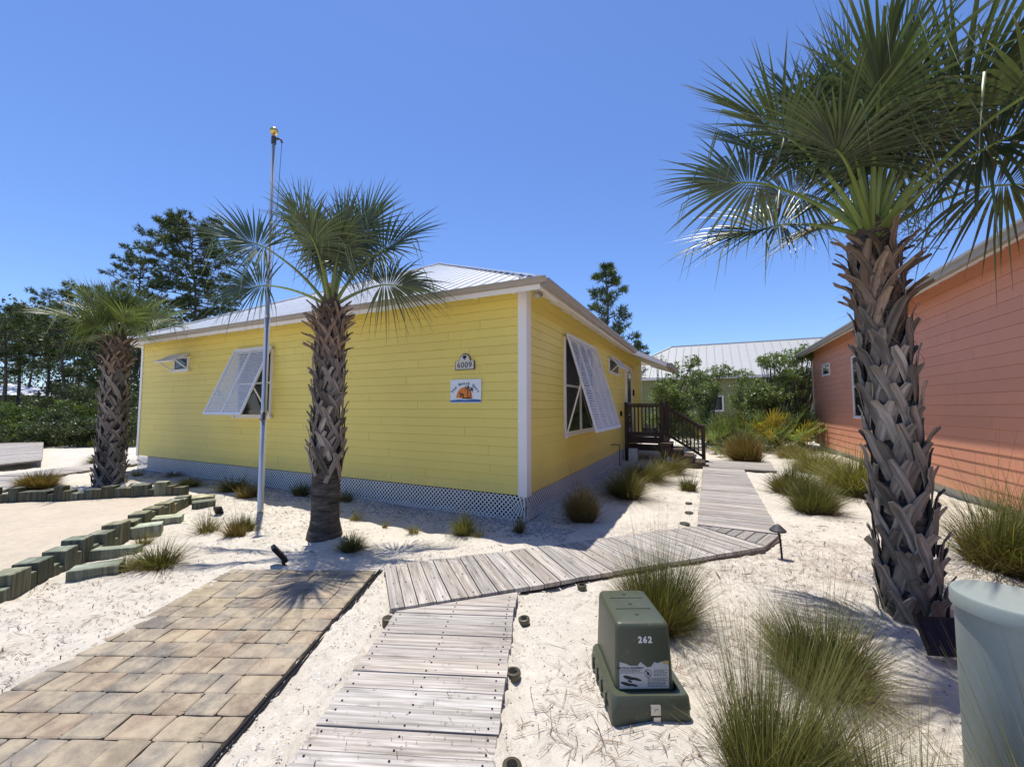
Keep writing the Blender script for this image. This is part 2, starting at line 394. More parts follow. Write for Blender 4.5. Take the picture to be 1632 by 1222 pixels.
# pavers (one patterned surface, each stone bevelled)
def lerp2(a, b, t): return (a[0] + (b[0] - a[0]) * t, a[1] + (b[1] - a[1]) * t)
mb = MB(); tones = [(0.41, 0.35, 0.275), (0.38, 0.33, 0.28), (0.31, 0.285, 0.26), (0.43, 0.365, 0.27), (0.40, 0.315, 0.25), (0.34, 0.31, 0.285), (0.385, 0.345, 0.30), (0.30, 0.28, 0.265)]
ax = Vector((PAV_R[1][0] - PAV_R[0][0], PAV_R[1][1] - PAV_R[0][1], 0)); LEN = ax.length; ax.normalize(); px_ = Vector((-ax.y, ax.x, 0))  # px_ points left
row = 0; s = -0.1
while s < LEN - 0.02:
    h = 0.158 if s + 0.16 < LEN else LEN - s
    w_tot = 1.52 - 0.10 * (s / LEN); a = 0.0
    jit = random.uniform(-0.006, 0.006)
    while a < w_tot - 0.03:
        w = random.choice([0.125, 0.17, 0.17, 0.215, 0.235])
        if a + w > w_tot - 0.06: w = w_tot - a
        c0 = Vector((PAV_R[0][0], PAV_R[0][1], 0)) + ax * (s + 0.003) + px_ * (a + 0.003)
        ww, hh = w - 0.004, h - 0.004; zt = 0.022 + random.uniform(-0.003, 0.003); b = 0.008
        pts = []
        for (u, v) in ((0, 0), (1, 0), (1, 1), (0, 1)):
            pts.append((u, v))
        def pt(u, v, z, jx=0, jy=0): return c0 + px_ * (u * ww + jx) + ax * (v * hh + jy) + Vector((0, 0, z))
        js = [(random.uniform(-.004, .004), random.uniform(-.004, .004)) for _ in range(12)]
        outer = []
        for k, (u, v, du, dv) in enumerate([(0, 0, 0, .06), (0, 0, .05, 0), (.5, 0, 0, 0), (1, 0, -.05, 0), (1, 0, 0, .06), (1, .5, 0, 0), (1, 1, 0, -.06), (1, 1, -.05, 0), (.5, 1, 0, 0), (0, 1, .05, 0), (0, 1, 0, -.06), (0, .5, 0, 0)]):
            outer.append((u + du, v + dv))
        n = 12
        vs = [pt(u, v, -0.03, *js[k]) for k, (u, v) in enumerate(outer)]
        vs += [pt(u, v, zt - 0.0045, *js[k]) for k, (u, v) in enumerate(outer)]
        vs += [pt(0.5 + (u - .5) * (1 - 2 * b / ww), 0.5 + (v - .5) * (1 - 2 * b / hh), zt, *js[k]) for k, (u, v) in enumerate(outer)]
        fs = [(k, (k + 1) % n, n + (k + 1) % n, n + k) for k in range(n)] + [(n + k, n + (k + 1) % n, 2 * n + (k + 1) % n, 2 * n + k) for k in range(n)] + [tuple(range(2 * n, 3 * n))]
        tn = random.choice(tones); g = random.uniform(0.85, 1.15)
        mb.add(vs, [tuple(reversed(f)) for f in fs], None, (tn[0] * g * .64, tn[1] * g * .64, tn[2] * g * .625)); a += w
    s += h; row += 1
tag(mb.build('paver_pad', 'paver'), kind='structure')
mb = MB(); c = P_PAV; mb.add([(x, y, -0.004) for x, y in c], [(0, 1, 2, 3)], None, (0.35, 0.3, 0.24)); tag(mb.build('paver_bedding', 'driveway_sand'), kind='structure')
mb = MB(); e0 = Vector((PAV_R[0][0] + 0.012, PAV_R[0][1], 0.012)); e1 = Vector((PAV_R[1][0] + 0.012, PAV_R[1][1] + 0.03, 0.012))
n = 14
pp = [e0.lerp(e1, k / n) + Vector((random.uniform(-.006, .006), 0, random.uniform(-.003, .006))) for k in range(n + 1)]
mb.tube(pp, 0.010, 6); mb.tube([p + Vector((0.02, 0.008, -0.004)) for p in pp], 0.007, 6)
tag(mb.build('edging_strip', 'black_plastic'), 'black plastic edging strip along the right side of the brick paver pad', 'edging')

# boardwalks
def board(mb, a, b, c, d, z, th=0.035, tone=1.0):
    """a->b one long edge, d->c the other, top at z"""
    zz = z + random.uniform(-0.003, 0.003); off = random.random() * 90
    vs = [(p[0], p[1], zz - th) for p in (a, b, c, d)] + [(p[0], p[1], zz) for p in (a, b, c, d)]
    L = math.hypot(b[0] - a[0], b[1] - a[1]); Wd = math.hypot(d[0] - a[0], d[1] - a[1])
    q = lambda u, v: (u * L + off, v * Wd + off * 2.3)
    top = [q(0, 0), q(1, 0), q(1, 1), q(0, 1)]
    mb.add(vs, [(3, 2, 1, 0), (4, 5, 6, 7), (0, 1, 5, 4), (1, 2, 6, 5), (2, 3, 7, 6), (3, 0, 4, 7)],
           [top, top, [q(0, 0), q(1, 0), q(1, .1), q(0, .1)], [q(1, 0), q(1, 1), q(1, 1), q(1, 0)], [q(1, 1), q(0, 1), q(0, .9), q(1, .9)], [q(0, 1), q(0, 0), q(0, 0), q(0, 1)]], tone)
def tonew(lo=0.78, hi=1.12):
    g = random.uniform(lo, hi); w = random.uniform(-0.03, 0.03); return (g * (1 + w), g, g * (1 - w))
def screws(mb, pts, z):
    for p in pts:
        k = len(mb.v); mb.cur = 1
        mb.tube([(p[0], p[1], z), (p[0], p[1], z + 0.0045)], 0.0055, 6, tone=1); mb.cur = 0
def walk_quads(name, A0, A1, B0, B1, n, z, ang=0, scr=True, th=0.035, label=None, gap=0.007, tl=(0.78, 1.12)):
    """walk running A0->A1 on one side and B0->B1 on the other"""
    mb = MB()
    for k in range(n):
        g = gap / max(0.05, math.hypot(A1[0] - A0[0], A1[1] - A0[1]) / n)
        t0 = (k + g / 2) / n; t1 = (k + 1 - g / 2) / n
        e = [random.uniform(-.006, .006) for _ in range(2)]
        a = lerp2(A0, A1, t0); b = lerp2(B0, B1, t0); c = lerp2(B0, B1, t1); d = lerp2(A0, A1, t1)
        a = lerp2(a, b, e[0]); d = lerp2(d, c, e[0]); b = lerp2(b, a, e[1]); c = lerp2(c, d, e[1])
        board(mb, a, b, c, d, z, th, tonew(*tl))
        if scr:
            for u in (0.05, 0.5, 0.95):
                for v in (0.25, 0.75): screws(mb, [lerp2(lerp2(a, b, u), lerp2(d, c, u), v)], z)
    # stringers below
    for u in (0.06, 0.94):
        p, q = lerp2(A0, B0, u), lerp2(A1, B1, u)
        mb.bar((p[0], p[1], z - th - 0.045), (q[0], q[1], z - th - 0.045), 0.04, 0.09, tone=0.45)
    return tag(mb.build(name, ['weathered_board', 'black_plastic']), kind='structure')
# A: near straight run, its far boards cut on the skew by the bend
def clip_half(poly, p, d):
    """keep the part of poly to the right of the line p + t d"""
    out = []; f = lambda q: (q[0] - p[0]) * d[1] - (q[1] - p[1]) * d[0]
    for i in range(len(poly)):
        a, b = poly[i], poly[(i + 1) % len(poly)]; fa, fb = f(a), f(b)
        if fa >= 0: out.append(a)
        if fa * fb < 0: out.append(lerp2(a, b, fa / (fa - fb)))
    return out
mb = MB(); bd = (0.927, 0.375); tr = (-0.375, 0.927); R0_ = (-0.218, -0.003)
for k in range(27):
    w = 0.137; s0 = k * w + 0.003; s1 = (k + 1) * w - 0.003; e0, e1 = random.uniform(-.008, .008), random.uniform(-.008, .008)
    P_ = lambda s_, u: (R0_[0] + tr[0] * s_ - bd[0] * u, R0_[1] + tr[1] * s_ - bd[1] * u)
    sk = random.uniform(-.0015, .0015)
    poly = clip_half([P_(s0, .905 + e0), P_(s0 + sk, e1), P_(s1 + sk, e1), P_(s1, .905 + e0)], (-2.227 + .006, 2.443 - .006), (0.727, 0.727))
    if len(poly) < 3: continue
    zz = 0.042 + random.uniform(-.003, .003); off = random.random() * 90; n = len(poly)
    uvf = lambda q: ((q[0] * bd[0] + q[1] * bd[1]) + off, (q[0] * tr[0] + q[1] * tr[1]) + off * 2.3)
    vs = [(x, y, zz - .035) for x, y in poly] + [(x, y, zz) for x, y in poly]
    fs = [tuple(range(n - 1, -1, -1)), tuple(range(n, 2 * n))] + [(i, (i + 1) % n, n + (i + 1) % n, n + i) for i in range(n)]
    uvs = [[uvf(q) for q in poly][::-1], [uvf(q) for q in poly]] + [[uvf(poly[i]), uvf(poly[(i + 1) % n])] * 2 for i in range(n)]
    mb.add(vs, fs, uvs, tonew(0.92, 1.16))
    for u in (.05, .47, .86):
        for v in (.028, .105):
            q = P_(k * w + v + random.uniform(-.006, .006), u + random.uniform(-.006, .006))
            if (q[0] + 2.227) * .727 - (q[1] - 2.443) * .727 > .03: screws(mb, [q], zz)
for u in (.05, .85): mb.bar((*P_(0, u), -0.035), (*P_(3.0 if u > .5 else 3.3, u), -0.035), 0.04, 0.08, tone=0.45)
tag(mb.build('boardwalk', ['weathered_board', 'black_plastic']), kind='structure')
# B: fanned boards
def along(pl, t):
    seg = [math.hypot(pl[i + 1][0] - pl[i][0], pl[i + 1][1] - pl[i][1]) for i in range(len(pl) - 1)]; L = sum(seg) * t
    for i, sgm in enumerate(seg):
        if L <= sgm or i == len(seg) - 1: return lerp2(pl[i], pl[i + 1], L / sgm)
        L -= sgm
SEAM_F = [(-2.872, 3.053), (-2.726, 3.208), (-2.639, 3.303), (-2.556, 3.397), (-2.455, 3.482), (-2.356, 3.586), (-2.165, 3.775), (-1.961, 3.974), (-1.742, 4.206), (-1.487, 4.463), (-1.014, 4.98), (-0.172, 5.84)]
SEAM_N = [(-2.227, 2.443), (-2.076, 2.59), (-1.978, 2.692), (-1.898, 2.776), (-1.793, 2.873), (-1.718, 2.956), (-1.519, 3.163), (-1.324, 3.363), (-1.114, 3.603), (-0.84, 3.9), (-0.29, 4.466), (0.535, 5.325)]
mb = MB()
for i, m_ in enumerate([2, 1, 1, 1, 1, 2, 2, 2, 3, 6, 10]):
    for q in range(m_):
        t0, t1 = (q + .035) / m_, (q + .965) / m_
        a = lerp2(SEAM_N[i], SEAM_N[i + 1], t0); b = lerp2(SEAM_F[i], SEAM_F[i + 1], t0); c = lerp2(SEAM_F[i], SEAM_F[i + 1], t1); d = lerp2(SEAM_N[i], SEAM_N[i + 1], t1)
        board(mb, a, b, c, d, 0.062, tone=tonew(0.8, 1.12))
        for u in (0.07, 0.5, 0.93): screws(mb, [lerp2(lerp2(a, b, u), lerp2(d, c, u), 0.5)], 0.062)
for pl in (WALK_NEAR, WALK_FAR):
    for i in range(len(pl) - 1):
        cxy = [(-0.7, 0.7)]; s_ = 0.04 if pl is WALK_NEAR else -0.04
        mb.bar((pl[i][0] - s_, pl[i][1] + s_, -0.02), (pl[i + 1][0] - s_, pl[i + 1][1] + s_, -0.02), 0.035, 0.09, tone=0.4)
for k in range(7):
    t0, t1 = (k + .05) / 7, (k + .95) / 7
    a = lerp2((-0.15, 5.862), (0.545, 5.36), t0); d = lerp2((-0.15, 5.862), (0.545, 5.36), t1)
    b = lerp2((-0.13, 5.885), (0.74, 5.885), t0); c = lerp2((-0.13, 5.885), (0.74, 5.885), t1)
    board(mb, a, b, c, d, 0.060, tone=tonew(0.62, 0.85))
mb.bar((-0.15, 4.66, -0.02), (0.51, 5.31, -0.02), 0.035, 0.09, tone=0.4); mb.bar((0.50, 5.33, -0.02), (0.72, 5.80, -0.02), 0.035, 0.09, tone=0.4)
tag(mb.build('boardwalk', ['weathered_board', 'black_plastic']), kind='structure')
# C: straight run to the steps, with the cross landing
walk_quads('boardwalk', (0.75, 5.90), (0.76, 11.60), (-0.17, 5.90), (-0.16, 11.60), 42, 0.066, scr=False, tl=(0.72, 1.1))
walk_quads('boardwalk', (1.45, 11.62), (1.50, 13.15), (-0.16, 11.62), (-0.12, 13.15), 11, 0.070, scr=False, tl=(0.8, 1.05))
# boardwalks at the far left
walk_quads('boardwalk', (-15.55, 3.05), (-25.2, 4.95), (-16.1, 4.25), (-24.6, 6.5), 62, 0.20, scr=False, tl=(0.85, 1.15))
walk_quads('boardwalk', (-10.4, 1.75), (-13.35, 3.62), (-11.4, 0.9), (-14.4, 3.0), 24, 0.07, scr=False, tl=(0.85, 1.15))
walk_quads('boardwalk', (-13.38, 3.66), (-14.15, 5.6), (-14.45, 3.1), (-15.35, 5.9), 15, 0.07, scr=False, tl=(0.85, 1.15))
walk_quads('boardwalk', (-14.13, 5.64), (-14.0, 13.6), (-15.33, 5.94), (-15.2, 13.6), 54, 0.07, scr=False, tl=(0.85, 1.15))

# ---------------------------------------------------------------- yellow house
HX0, HX1, HY0, HY1, HZ0, HZ1 = -13.42, -2.33, 5.22, 16.25, 0.36, 3.41
def siding(mb, p0, p1, z0, z1, exp, nrm, seed=0, holes=()):
    """lap boards from ground point p0 to p1; nrm outward"""
    rd = random.Random(seed); d = Vector((p1[0] - p0[0], p1[1] - p0[1], 0)); L = d.length; d.normalize(); nv = Vector((*nrm, 0))
    z = z0
    while z < z1 - 0.01:
        zt = min(z + exp, z1); cuts = [0.0]; x = rd.uniform(0.6, 3.6)
        while x < L - 0.4: cuts.append(x); x += 3.66
        cuts.append(L)
        for a, b in zip(cuts[:-1], cuts[1:]):
            a2 = a + (0.0015 if a > 0 else 0); b2 = b - (0.0015 if b < L else 0)
            wob = rd.uniform(-0.0015, 0.0015)
            o0 = 0.013 + wob; o1 = 0.004
            pa = Vector((p0[0], p0[1], 0)) + d * a2; pb = Vector((p0[0], p0[1], 0)) + d * b2
            z_ = z + 0.0028  # slot onto dark backing imitates the shadow line under each lap
            vs = [pa + nv * o0 + Vector((0, 0, z_)), pb + nv * o0 + Vector((0, 0, z_)), pb + nv * o1 + Vector((0, 0, zt)), pa + nv * o1 + Vector((0, 0, zt)),
                  pa + nv * -0.008 + Vector((0, 0, z_)), pb + nv * -0.008 + Vector((0, 0, z_))]
            g = rd.uniform(0.955, 1.02)
            fs = [(0, 1, 2, 3), (4, 5, 1, 0)]
            if d.cross(Vector((0, 0, 1))).dot(nv) < 0: fs = [tuple(reversed(f)) for f in fs]
            mb.add(vs, fs, None, (g, g, g * rd.uniform(0.97, 1.0)))
        z = zt
house = empty('beach_house', (-7.9, 10.7, 0), label='pale yellow raised beach house with white metal roof and lattice skirt', cat='house')
HL = Vector((-7.9, 10.7, 0))
def hpart(mb, name, mats, parent=None, smooth=False, base=None):
    base = HL if base is None else base
    if parent is None or parent in ROOTS: mb.v = [tuple(Vector(p) - base) for p in mb.v]
    else: mb.v = [tuple(Vector(p) - base) for p in mb.v]
    return mb.build(name, mats, parent, smooth)
ROOTS = [house]
mb = MB(); siding(mb, (HX0, HY0), (HX1, HY0), HZ0, HZ1, 0.1345, (0, -1), 3); mb.cur = 1
mb.box(((HX0 + HX1) / 2, HY0 + 0.06, (HZ0 + HZ1) / 2), (HX1 - HX0 - 0.02, 0.10, HZ1 - HZ0))
wall_f = hpart(mb, 'front_wall', ['yellow_siding', 'dark_backing'], house)
mb = MB(); siding(mb, (HX1, HY0), (HX1, HY1), HZ0, HZ1, 0.1345, (1, 0), 5); mb.cur = 1
mb.box((HX1 - 0.06, (HY0 + HY1) / 2 + 0.1, (HZ0 + HZ1) / 2), (0.10, HY1 - HY0 - 0.24, HZ1 - HZ0))
hpart(mb, 'side_wall', ['yellow_siding', 'dark_backing'], house)
mb = MB(); siding(mb, (HX1, HY1), (HX0, HY1), HZ0, HZ1, 0.1345, (0, 1), 6); mb.cur = 1
mb.box(((HX0 + HX1) / 2, HY1 - 0.06, (HZ0 + HZ1) / 2), (HX1 - HX0 - 0.02, 0.10, HZ1 - HZ0)); hpart(mb, 'rear_wall', ['yellow_siding', 'dark_backing'], house)
mb = MB(); siding(mb, (HX0, HY1), (HX0, HY0), HZ0, HZ1, 0.1345, (-1, 0), 8); mb.cur = 1
mb.box((HX0 + 0.06, (HY0 + HY1) / 2, (HZ0 + HZ1) / 2), (0.10, HY1 - HY0 - 0.24, HZ1 - HZ0)); hpart(mb, 'end_wall', ['yellow_siding', 'dark_backing'], house)
# corner boards
def corner(x, y, sx, sy, z0, z1, w, parent, base):
    mb = MB(); mb.box((x - sx * w / 2 + sx * 0.026, y + sy * 0.013, (z0 + z1) / 2), (w, 0.026, z1 - z0))
    mb.box((x + sx * 0.013, y - sy * w / 2 - sy * 0.0005, (z0 + z1) / 2), (0.0255, w - 0.001, z1 - z0 - 0.003))
    hpart(mb, 'corner_board', 'white_trim', parent, base=base)
corner(HX1, HY0, 1, -1, 0.345, 3.40, 0.135, house, HL); corner(HX0, HY0, -1, -1, 0.345, 3.40, 0.10, house, HL); corner(HX1, HY1, 1, 1, 0.345, 3.40, 0.10, house, HL)
# lattice skirt
def lattice(p0, p1, z0, z1, nrm, pitch=0.070, w=0.0155):
    mb = MB(); d = Vector((p1[0] - p0[0], p1[1] - p0[1], 0)); L = d.length; d.normalize(); nv = Vector((*nrm, 0)); H = z1 - z0; base = Vector((p0[0], p0[1], 0))
    hw = w / math.sqrt(2) * 1.0
    for layer, sg in ((0, 1), (1, -1)):
        x = -H
        while x < L + H:
            xa = x if sg > 0 else x + H; xb = x + H if sg > 0 else x
            quad = [(xa - hw, z0), (xa + hw, z0), (xb + hw, z1), (xb - hw, z1)]
            quad = [(min(max(u, 0), L), v) for u, v in quad]
            if max(u for u, v in quad) - min(u for u, v in quad) > 0.02:
                o = 0.0022 * layer
                fr = lambda p, q, r: base + d * p + Vector((0, 0, q)) + nv * (r)
                if d.cross(Vector((0, 0, 1))).dot(nv) < 0: quad = quad[::-1]
                mb.prism(quad, o, o + 0.0018, fr)
            x += pitch
    fr = lambda p, q, r: base + d * p + Vector((0, 0, q)) + nv * r
    return mb
mb = lattice((HX0, HY0 + 0.0), (HX1, HY0 + 0.0), 0.0, 0.352, (0, -1)); hpart(mb, 'lattice_skirt', 'lattice_white', house)
mb = lattice((HX1 + 0.0, HY0), (HX1 + 0.0, HY1), 0.0, 0.352, (1, 0)); hpart(mb, 'lattice_skirt', 'lattice_white', house)
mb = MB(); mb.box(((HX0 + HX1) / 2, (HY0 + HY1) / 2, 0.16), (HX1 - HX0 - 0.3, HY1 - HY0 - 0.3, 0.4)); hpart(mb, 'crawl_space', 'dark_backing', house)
mb = MB(); mb.box(((HX0 + HX1) / 2, (HY0 + HY1) / 2, 3.41), (HX1 - HX0 - 0.02, HY1 - HY0 - 0.02, 0.02)); hpart(mb, 'ceiling', 'white_trim', house)
# roof
OV = 0.40; EX0, EX1, EY0, EY1 = HX0 - OV, HX1 + OV, HY0 - OV, HY1 + OV; EZ = 3.295; AZ = 6.36
xm = (EX0 + EX1) / 2; hw_ = (EX1 - EX0) / 2; AY0 = EY0 + hw_; AY1 = max(AY0 + 0.3, EY1 - hw_)
SL = (AZ - EZ) / hw_
def hip_roof(x0, x1, y0, y1, z, slope, rib=0.235, th=0.03):
    """ridge along the longer side; returns roof mb and ridge-cap mb"""
    mb = MB(); cap = MB(); wx, wy = (x1 - x0), (y1 - y0); hw = min(wx, wy) / 2
    if wx >= wy: R0, R1 = Vector((x0 + hw, y0 + hw, z + slope * hw)), Vector((x1 - hw, y0 + hw, z + slope * hw))
    else: R0, R1 = Vector((x0 + hw, y0 + hw, z + slope * hw)), Vector((x0 + hw, y1 - hw, z + slope * hw))
    A, B, Cc, D = Vector((x0, y0, z)), Vector((x1, y0, z)), Vector((x1, y1, z)), Vector((x0, y1, z))
    if wx >= wy: polys = [[A, B, R1, R0], [B, Cc, R1], [Cc, D, R0, R1], [D, A, R0]]
    else: polys = [[A, B, R0], [B, Cc, R1, R0], [Cc, D, R1], [D, A, R0, R1]]
    for pl in polys:
        mb.add(pl, [tuple(range(len(pl)))])
        mb.add([p - Vector((0, 0, th)) for p in pl], [tuple(reversed(range(len(pl))))])
    for p, q in ((A, B), (B, Cc), (Cc, D), (D, A)): mb.add([p - Vector((0, 0, th)), q - Vector((0, 0, th)), q, p], [(0, 1, 2, 3)])
    # ribs
    def ribs(P, Q, inward):
        L = (Q - P).length; dd = (Q - P).normalized(); k = rib * 0.35
        while k < L:
            run = min(k, L - k, hw)
            if run > 0.08:
                a = P + dd * k - inward * 0.012; b = P + dd * k + inward * run + Vector((0, 0, slope * run))
                nrm_ = Vector((-inward.x * slope, -inward.y * slope, 1)).normalized()
                mb.bar(a + nrm_ * 0.008, b + nrm_ * 0.008, 0.030, 0.020, up=nrm_)
            k += rib
    ribs(A, B, Vector((0, 1, 0))); ribs(B, Cc, Vector((-1, 0, 0))); ribs(Cc, D, Vector((0, -1, 0))); ribs(D, A, Vector((1, 0, 0)))
    hips = [(A, R0), (B, R1 if wx >= wy else R0), (Cc, R1), (D, R0 if wx >= wy else R1), (R0, R1)]
    for p, q in hips:
        if (q - p).length > 0.05: cap.bar(p + Vector((0, 0, 0.030)), q + Vector((0, 0, 0.030)), 0.16, 0.018)
    return mb, cap
mb, cap = hip_roof(EX0, EX1, EY0, EY1, EZ, SL)
roof = hpart(mb, 'roof', 'metal_roof', house); hpart(cap, 'ridge_cap', 'metal_roof', roof)
# soffit boards, rafter tails, gutter
YZ = lambda x0: (lambda p, q, r: Vector((r, p, q)))
def slope_soffit(mb, e, w_, a0, a1, z, sl, axis, th=0.018, drop=0.085):
    """board sheet under the rafters' top between eave line e and wall line w_"""
    k = abs(w_ - e) * sl; pl = [(e, z - drop), (w_, z - drop + k), (w_, z - drop + k + th), (e, z - drop + th)]
    if axis == 'x': mb.prism(pl, a0, a1, lambda p, q, r: Vector((r, p, q)))
    else: mb.prism(pl, a0, a1, lambda p, q, r: Vector((p, r, q)))
mb = MB()
slope_soffit(mb, EY0 + .03, HY0 + .02, EX0 + .42, EX1 - .42, EZ, SL, 'x'); slope_soffit(mb, EX1 - .03, HX1 - .02, EY0 + .05, EY1 - .05, EZ, SL, 'y'); slope_soffit(mb, EX0 + .03, HX0 + .02, EY0 + .05, EY1 - .05, EZ, SL, 'y')
hpart(mb, 'soffit', 'white_trim', roof)
def rafter(e, w_, c, z, sl, axis, parent, base):
    k = abs(w_ - e) * sl; pl = [(e, z - .155), (w_, z - .155 + k), (w_, z - .087 + k), (e, z - .087)]; mb = MB()
    if axis == 'x': mb.prism(pl, c - .022, c + .022, lambda p, q, r: Vector((r, p, q)))
    else: mb.prism(pl, c - .022, c + .022, lambda p, q, r: Vector((p, r, q)))
    hpart(mb, 'rafter_tail', 'white_trim', parent, base=base)
x = HX0 + 0.1
while x < HX1 + .1: rafter(EY0 + .03, HY0 - .004, x, EZ, SL, 'x', roof, HL); x += 0.61
y = HY0 + 0.35
while y < 12.1: rafter(EX1 - .03, HX1 + .004, y, EZ, SL, 'y', roof, HL); y += 0.61
mb = MB(); mb.box((xm, EY0 + 0.012, EZ - 0.085), (EX1 - EX0 - 0.02, 0.024, 0.115)); mb.box((EX1 - 0.012, (EY0 + 12.1) / 2 + 0.02, EZ - 0.0855), (0.024, 12.1 - EY0 - 0.04, 0.115)); hpart(mb, 'fascia', 'white_trim', roof)
mb = MB()
def gutter(mb, a, b, out, g=1.0):
    a = Vector(a); b = Vector(b); out = Vector(out); d = (b - a).normalized()
    prof = [(0, 0), (0.0, -0.105), (0.075, -0.105), (0.085, -0.07), (0.115, -0.03), (0.115, 0), (0.105, 0), (0.105, -0.028), (0.076, -0.06), (0.068, -0.097), (0.008, -0.097), (0.008, 0)]
    fr = lambda p, q, r: a + out * p + Vector((0, 0, q * g)) + (b - a) * r
    mb.prism(prof, 0, 1, fr)
gutter(mb, (EX0, EY0 - 0.0, EZ - 0.012), (EX1 + 0.11, EY0, EZ - 0.012), (0, -1, 0), .62); hpart(mb, 'gutter', 'gutter_tan', roof)
mb = MB(); gutter(mb, (EX1, EY0 - 0.0, EZ - 0.014), (EX1, 12.1, EZ - 0.014), (1, 0, 0), .9); hpart(mb, 'gutter', 'gutter_tan', roof)
# porch roof extension over the door
mb = MB(); PE = -1.08; pz = EZ - (PE - EX1) * 0.40
vs = [(EX1 - 0.02, 12.1, EZ + 0.008), (PE, 12.95, pz), (PE, 15.35, pz), (EX1 - 0.02, 16.3, EZ + 0.008)]
mb.add(vs, [(0, 1, 2, 3)]); mb.add([(a, b, c - 0.10) for a, b, c in vs], [(3, 2, 1, 0)])
mb.cur = 1
for i, j in ((0, 1), (1, 2), (2, 3)):
    p, q = Vector(vs[i]), Vector(vs[j]); mb.bar(p + Vector((0, 0, -0.07)), q + Vector((0, 0, -0.07)), 0.05, 0.13)
mb.cur = 2; mb.prism([(-0.05, -0.15), (0.09, -0.15), (0.12, -0.02), (-0.05, -0.02)], 12.9, 15.45, lambda p, q, r: Vector((PE + 0.02 + p, r, pz + q)))
hpart(mb, 'porch_roof', ['metal_roof', 'white_trim', 'gutter_tan'], roof)

# windows, shutters
def win_front(x0, x1, z0, z1, nv, frame_of, rails=(0.5,), muls=(), fw=0.045):
    """frame_of(u, z, out) -> Vector; u across, builds frame mb & pane mb"""
    fr = MB(); pn = MB()
    def bx(u0, u1, a, b, o0, o1, tgt): tgt.prism([(u0, a), (u1, a), (u1, b), (u0, b)], o0, o1, lambda p, q, r: frame_of(p, q, r))
    bx(x0 - fw, x0, z0 - fw, z1 + fw, 0.002, 0.045, fr); bx(x1, x1 + fw, z0 - fw, z1 + fw, 0.002, 0.045, fr)
    bx(x0, x1, z1, z1 + fw, 0.002, 0.045, fr); bx(x0, x1, z0 - fw, z0, 0.002, 0.045, fr)
    bx(x0 - fw - 0.02, x1 + fw + 0.02, z0 - fw - 0.03, z0 - fw, 0.002, 0.06, fr)
    for m in muls: bx(m - 0.03, m + 0.03, z0, z1, 0.018, 0.043, fr)
    for r_ in rails:
        zz = z0 + (z1 - z0) * r_
        edges = [x0] + [e for m in muls for e in (m - 0.03, m + 0.03)] + [x1]
        for a, b in zip(edges[::2], edges[1::2]): bx(a, b, zz - 0.02, zz + 0.02, 0.018, 0.040, fr)
    edges = [x0] + [e for m in muls for e in (m - 0.03, m + 0.03)] + [x1]
    for a, b in zip(edges[::2], edges[1::2]):
        for c, dd in ((0, 1),): bx(a, a + 0.02, z0, z1, 0.018, 0.032, fr); bx(b - 0.02, b, z0, z1, 0.018, 0.032, fr)
    bx(x0, x1, z0, z1, 0.017, 0.022, pn)
    return fr, pn
FF = lambda u, z, o: Vector((u, HY0 - o, z))
FS = lambda u, z, o: Vector((HX1 + o, u, z))
def add_window(x0, x1, z0, z1, fo, base, parent, **kw):
    fr, pn = win_front(x0, x1, z0, z1, None, fo, **kw)
    f = hpart(fr, 'window', 'white_trim', parent, base=base); hpart(pn, 'pane', 'glass_dark', f, base=base); return f
def shutter(u0, u1, ztop, zbot, out, fo, cols, parent, base, nl, strut=True, zs=None, sill=None):
    mb = MB(); lv = MB(); o0 = 0.06
    L = math.hypot(ztop - zbot, out - o0); du = (zbot - ztop) / L; do = (out - o0) / L
    def P(u, s, n): # s down the shutter, n normal (outer side +)
        return fo(u, ztop + du * s + do * n, o0 + do * s - du * n)
    def bx(tgt, ua, ub, sa, sb, na, nb): tgt.prism([(ua, sa), (ub, sa), (ub, sb), (ua, sb)], na, nb, lambda p, q, r: P(p, q, r))
    t = 0.05
    bx(mb, u0, u0 + t, 0, L, 0, 0.03); bx(mb, u1 - t, u1, 0, L, 0, 0.03)
    bx(mb, u0 + t, u1 - t, 0, t, 0, 0.03); bx(mb, u0 + t, u1 - t, L - t, L, 0, 0.03)
    W = (u1 - u0 - 2 * t) / cols
    for k in range(1, cols): bx(mb, u0 + t + W * k - 0.018, u0 + t + W * k + 0.018, t, L - t, 0, 0.032)
    for k in range(nl):
        s = t + (L - 2 * t) * (k + 0.5) / nl; hh = (L - 2 * t) / nl
        for c in range(cols):
            ua = u0 + t + W * c + (0.018 if c else 0); ub = u0 + t + W * (c + 1) - (0.018 if c < cols - 1 else 0)
            v = [P(ua, s - hh * .42, 0.003), P(ub, s - hh * .42, 0.003), P(ub, s + hh * .42, 0.027), P(ua, s + hh * .42, 0.027),
                 P(ua, s - hh * .42 + .006, 0.000), P(ub, s - hh * .42 + .006, 0.0), P(ub, s + hh * .42 + .006, 0.023), P(ua, s + hh * .42 + .006, 0.023)]
            lv.add(v, [(0, 1, 2, 3), (7, 6, 5, 4), (0, 4, 5, 1), (1, 5, 6, 2), (2, 6, 7, 3), (3, 7, 4, 0)])
    so = hpart(mb, 'shutter', 'shutter_white', parent, base=base); hpart(lv, 'louvers', 'shutter_white', so, base=base)
    if strut:
        for u in (u0 + 0.012, u1 - 0.012):
            st = MB(); a = P(u, L * (zs or 0.72), -0.01); b = fo(u, sill, 0.05); st.bar(a, b, 0.022, 0.022)
            st.box(b, (0.06, 0.06, 0.05)); hpart(st, 'strut', 'white_trim', so, base=base)
    return so
w = add_window(-9.12, -8.02, 1.45, 2.76, FF, HL, house)
shutter(-9.20, -7.94, 2.84, 1.45, 0.62, FF, 2, house, HL, 30, sill=1.40, zs=0.62)
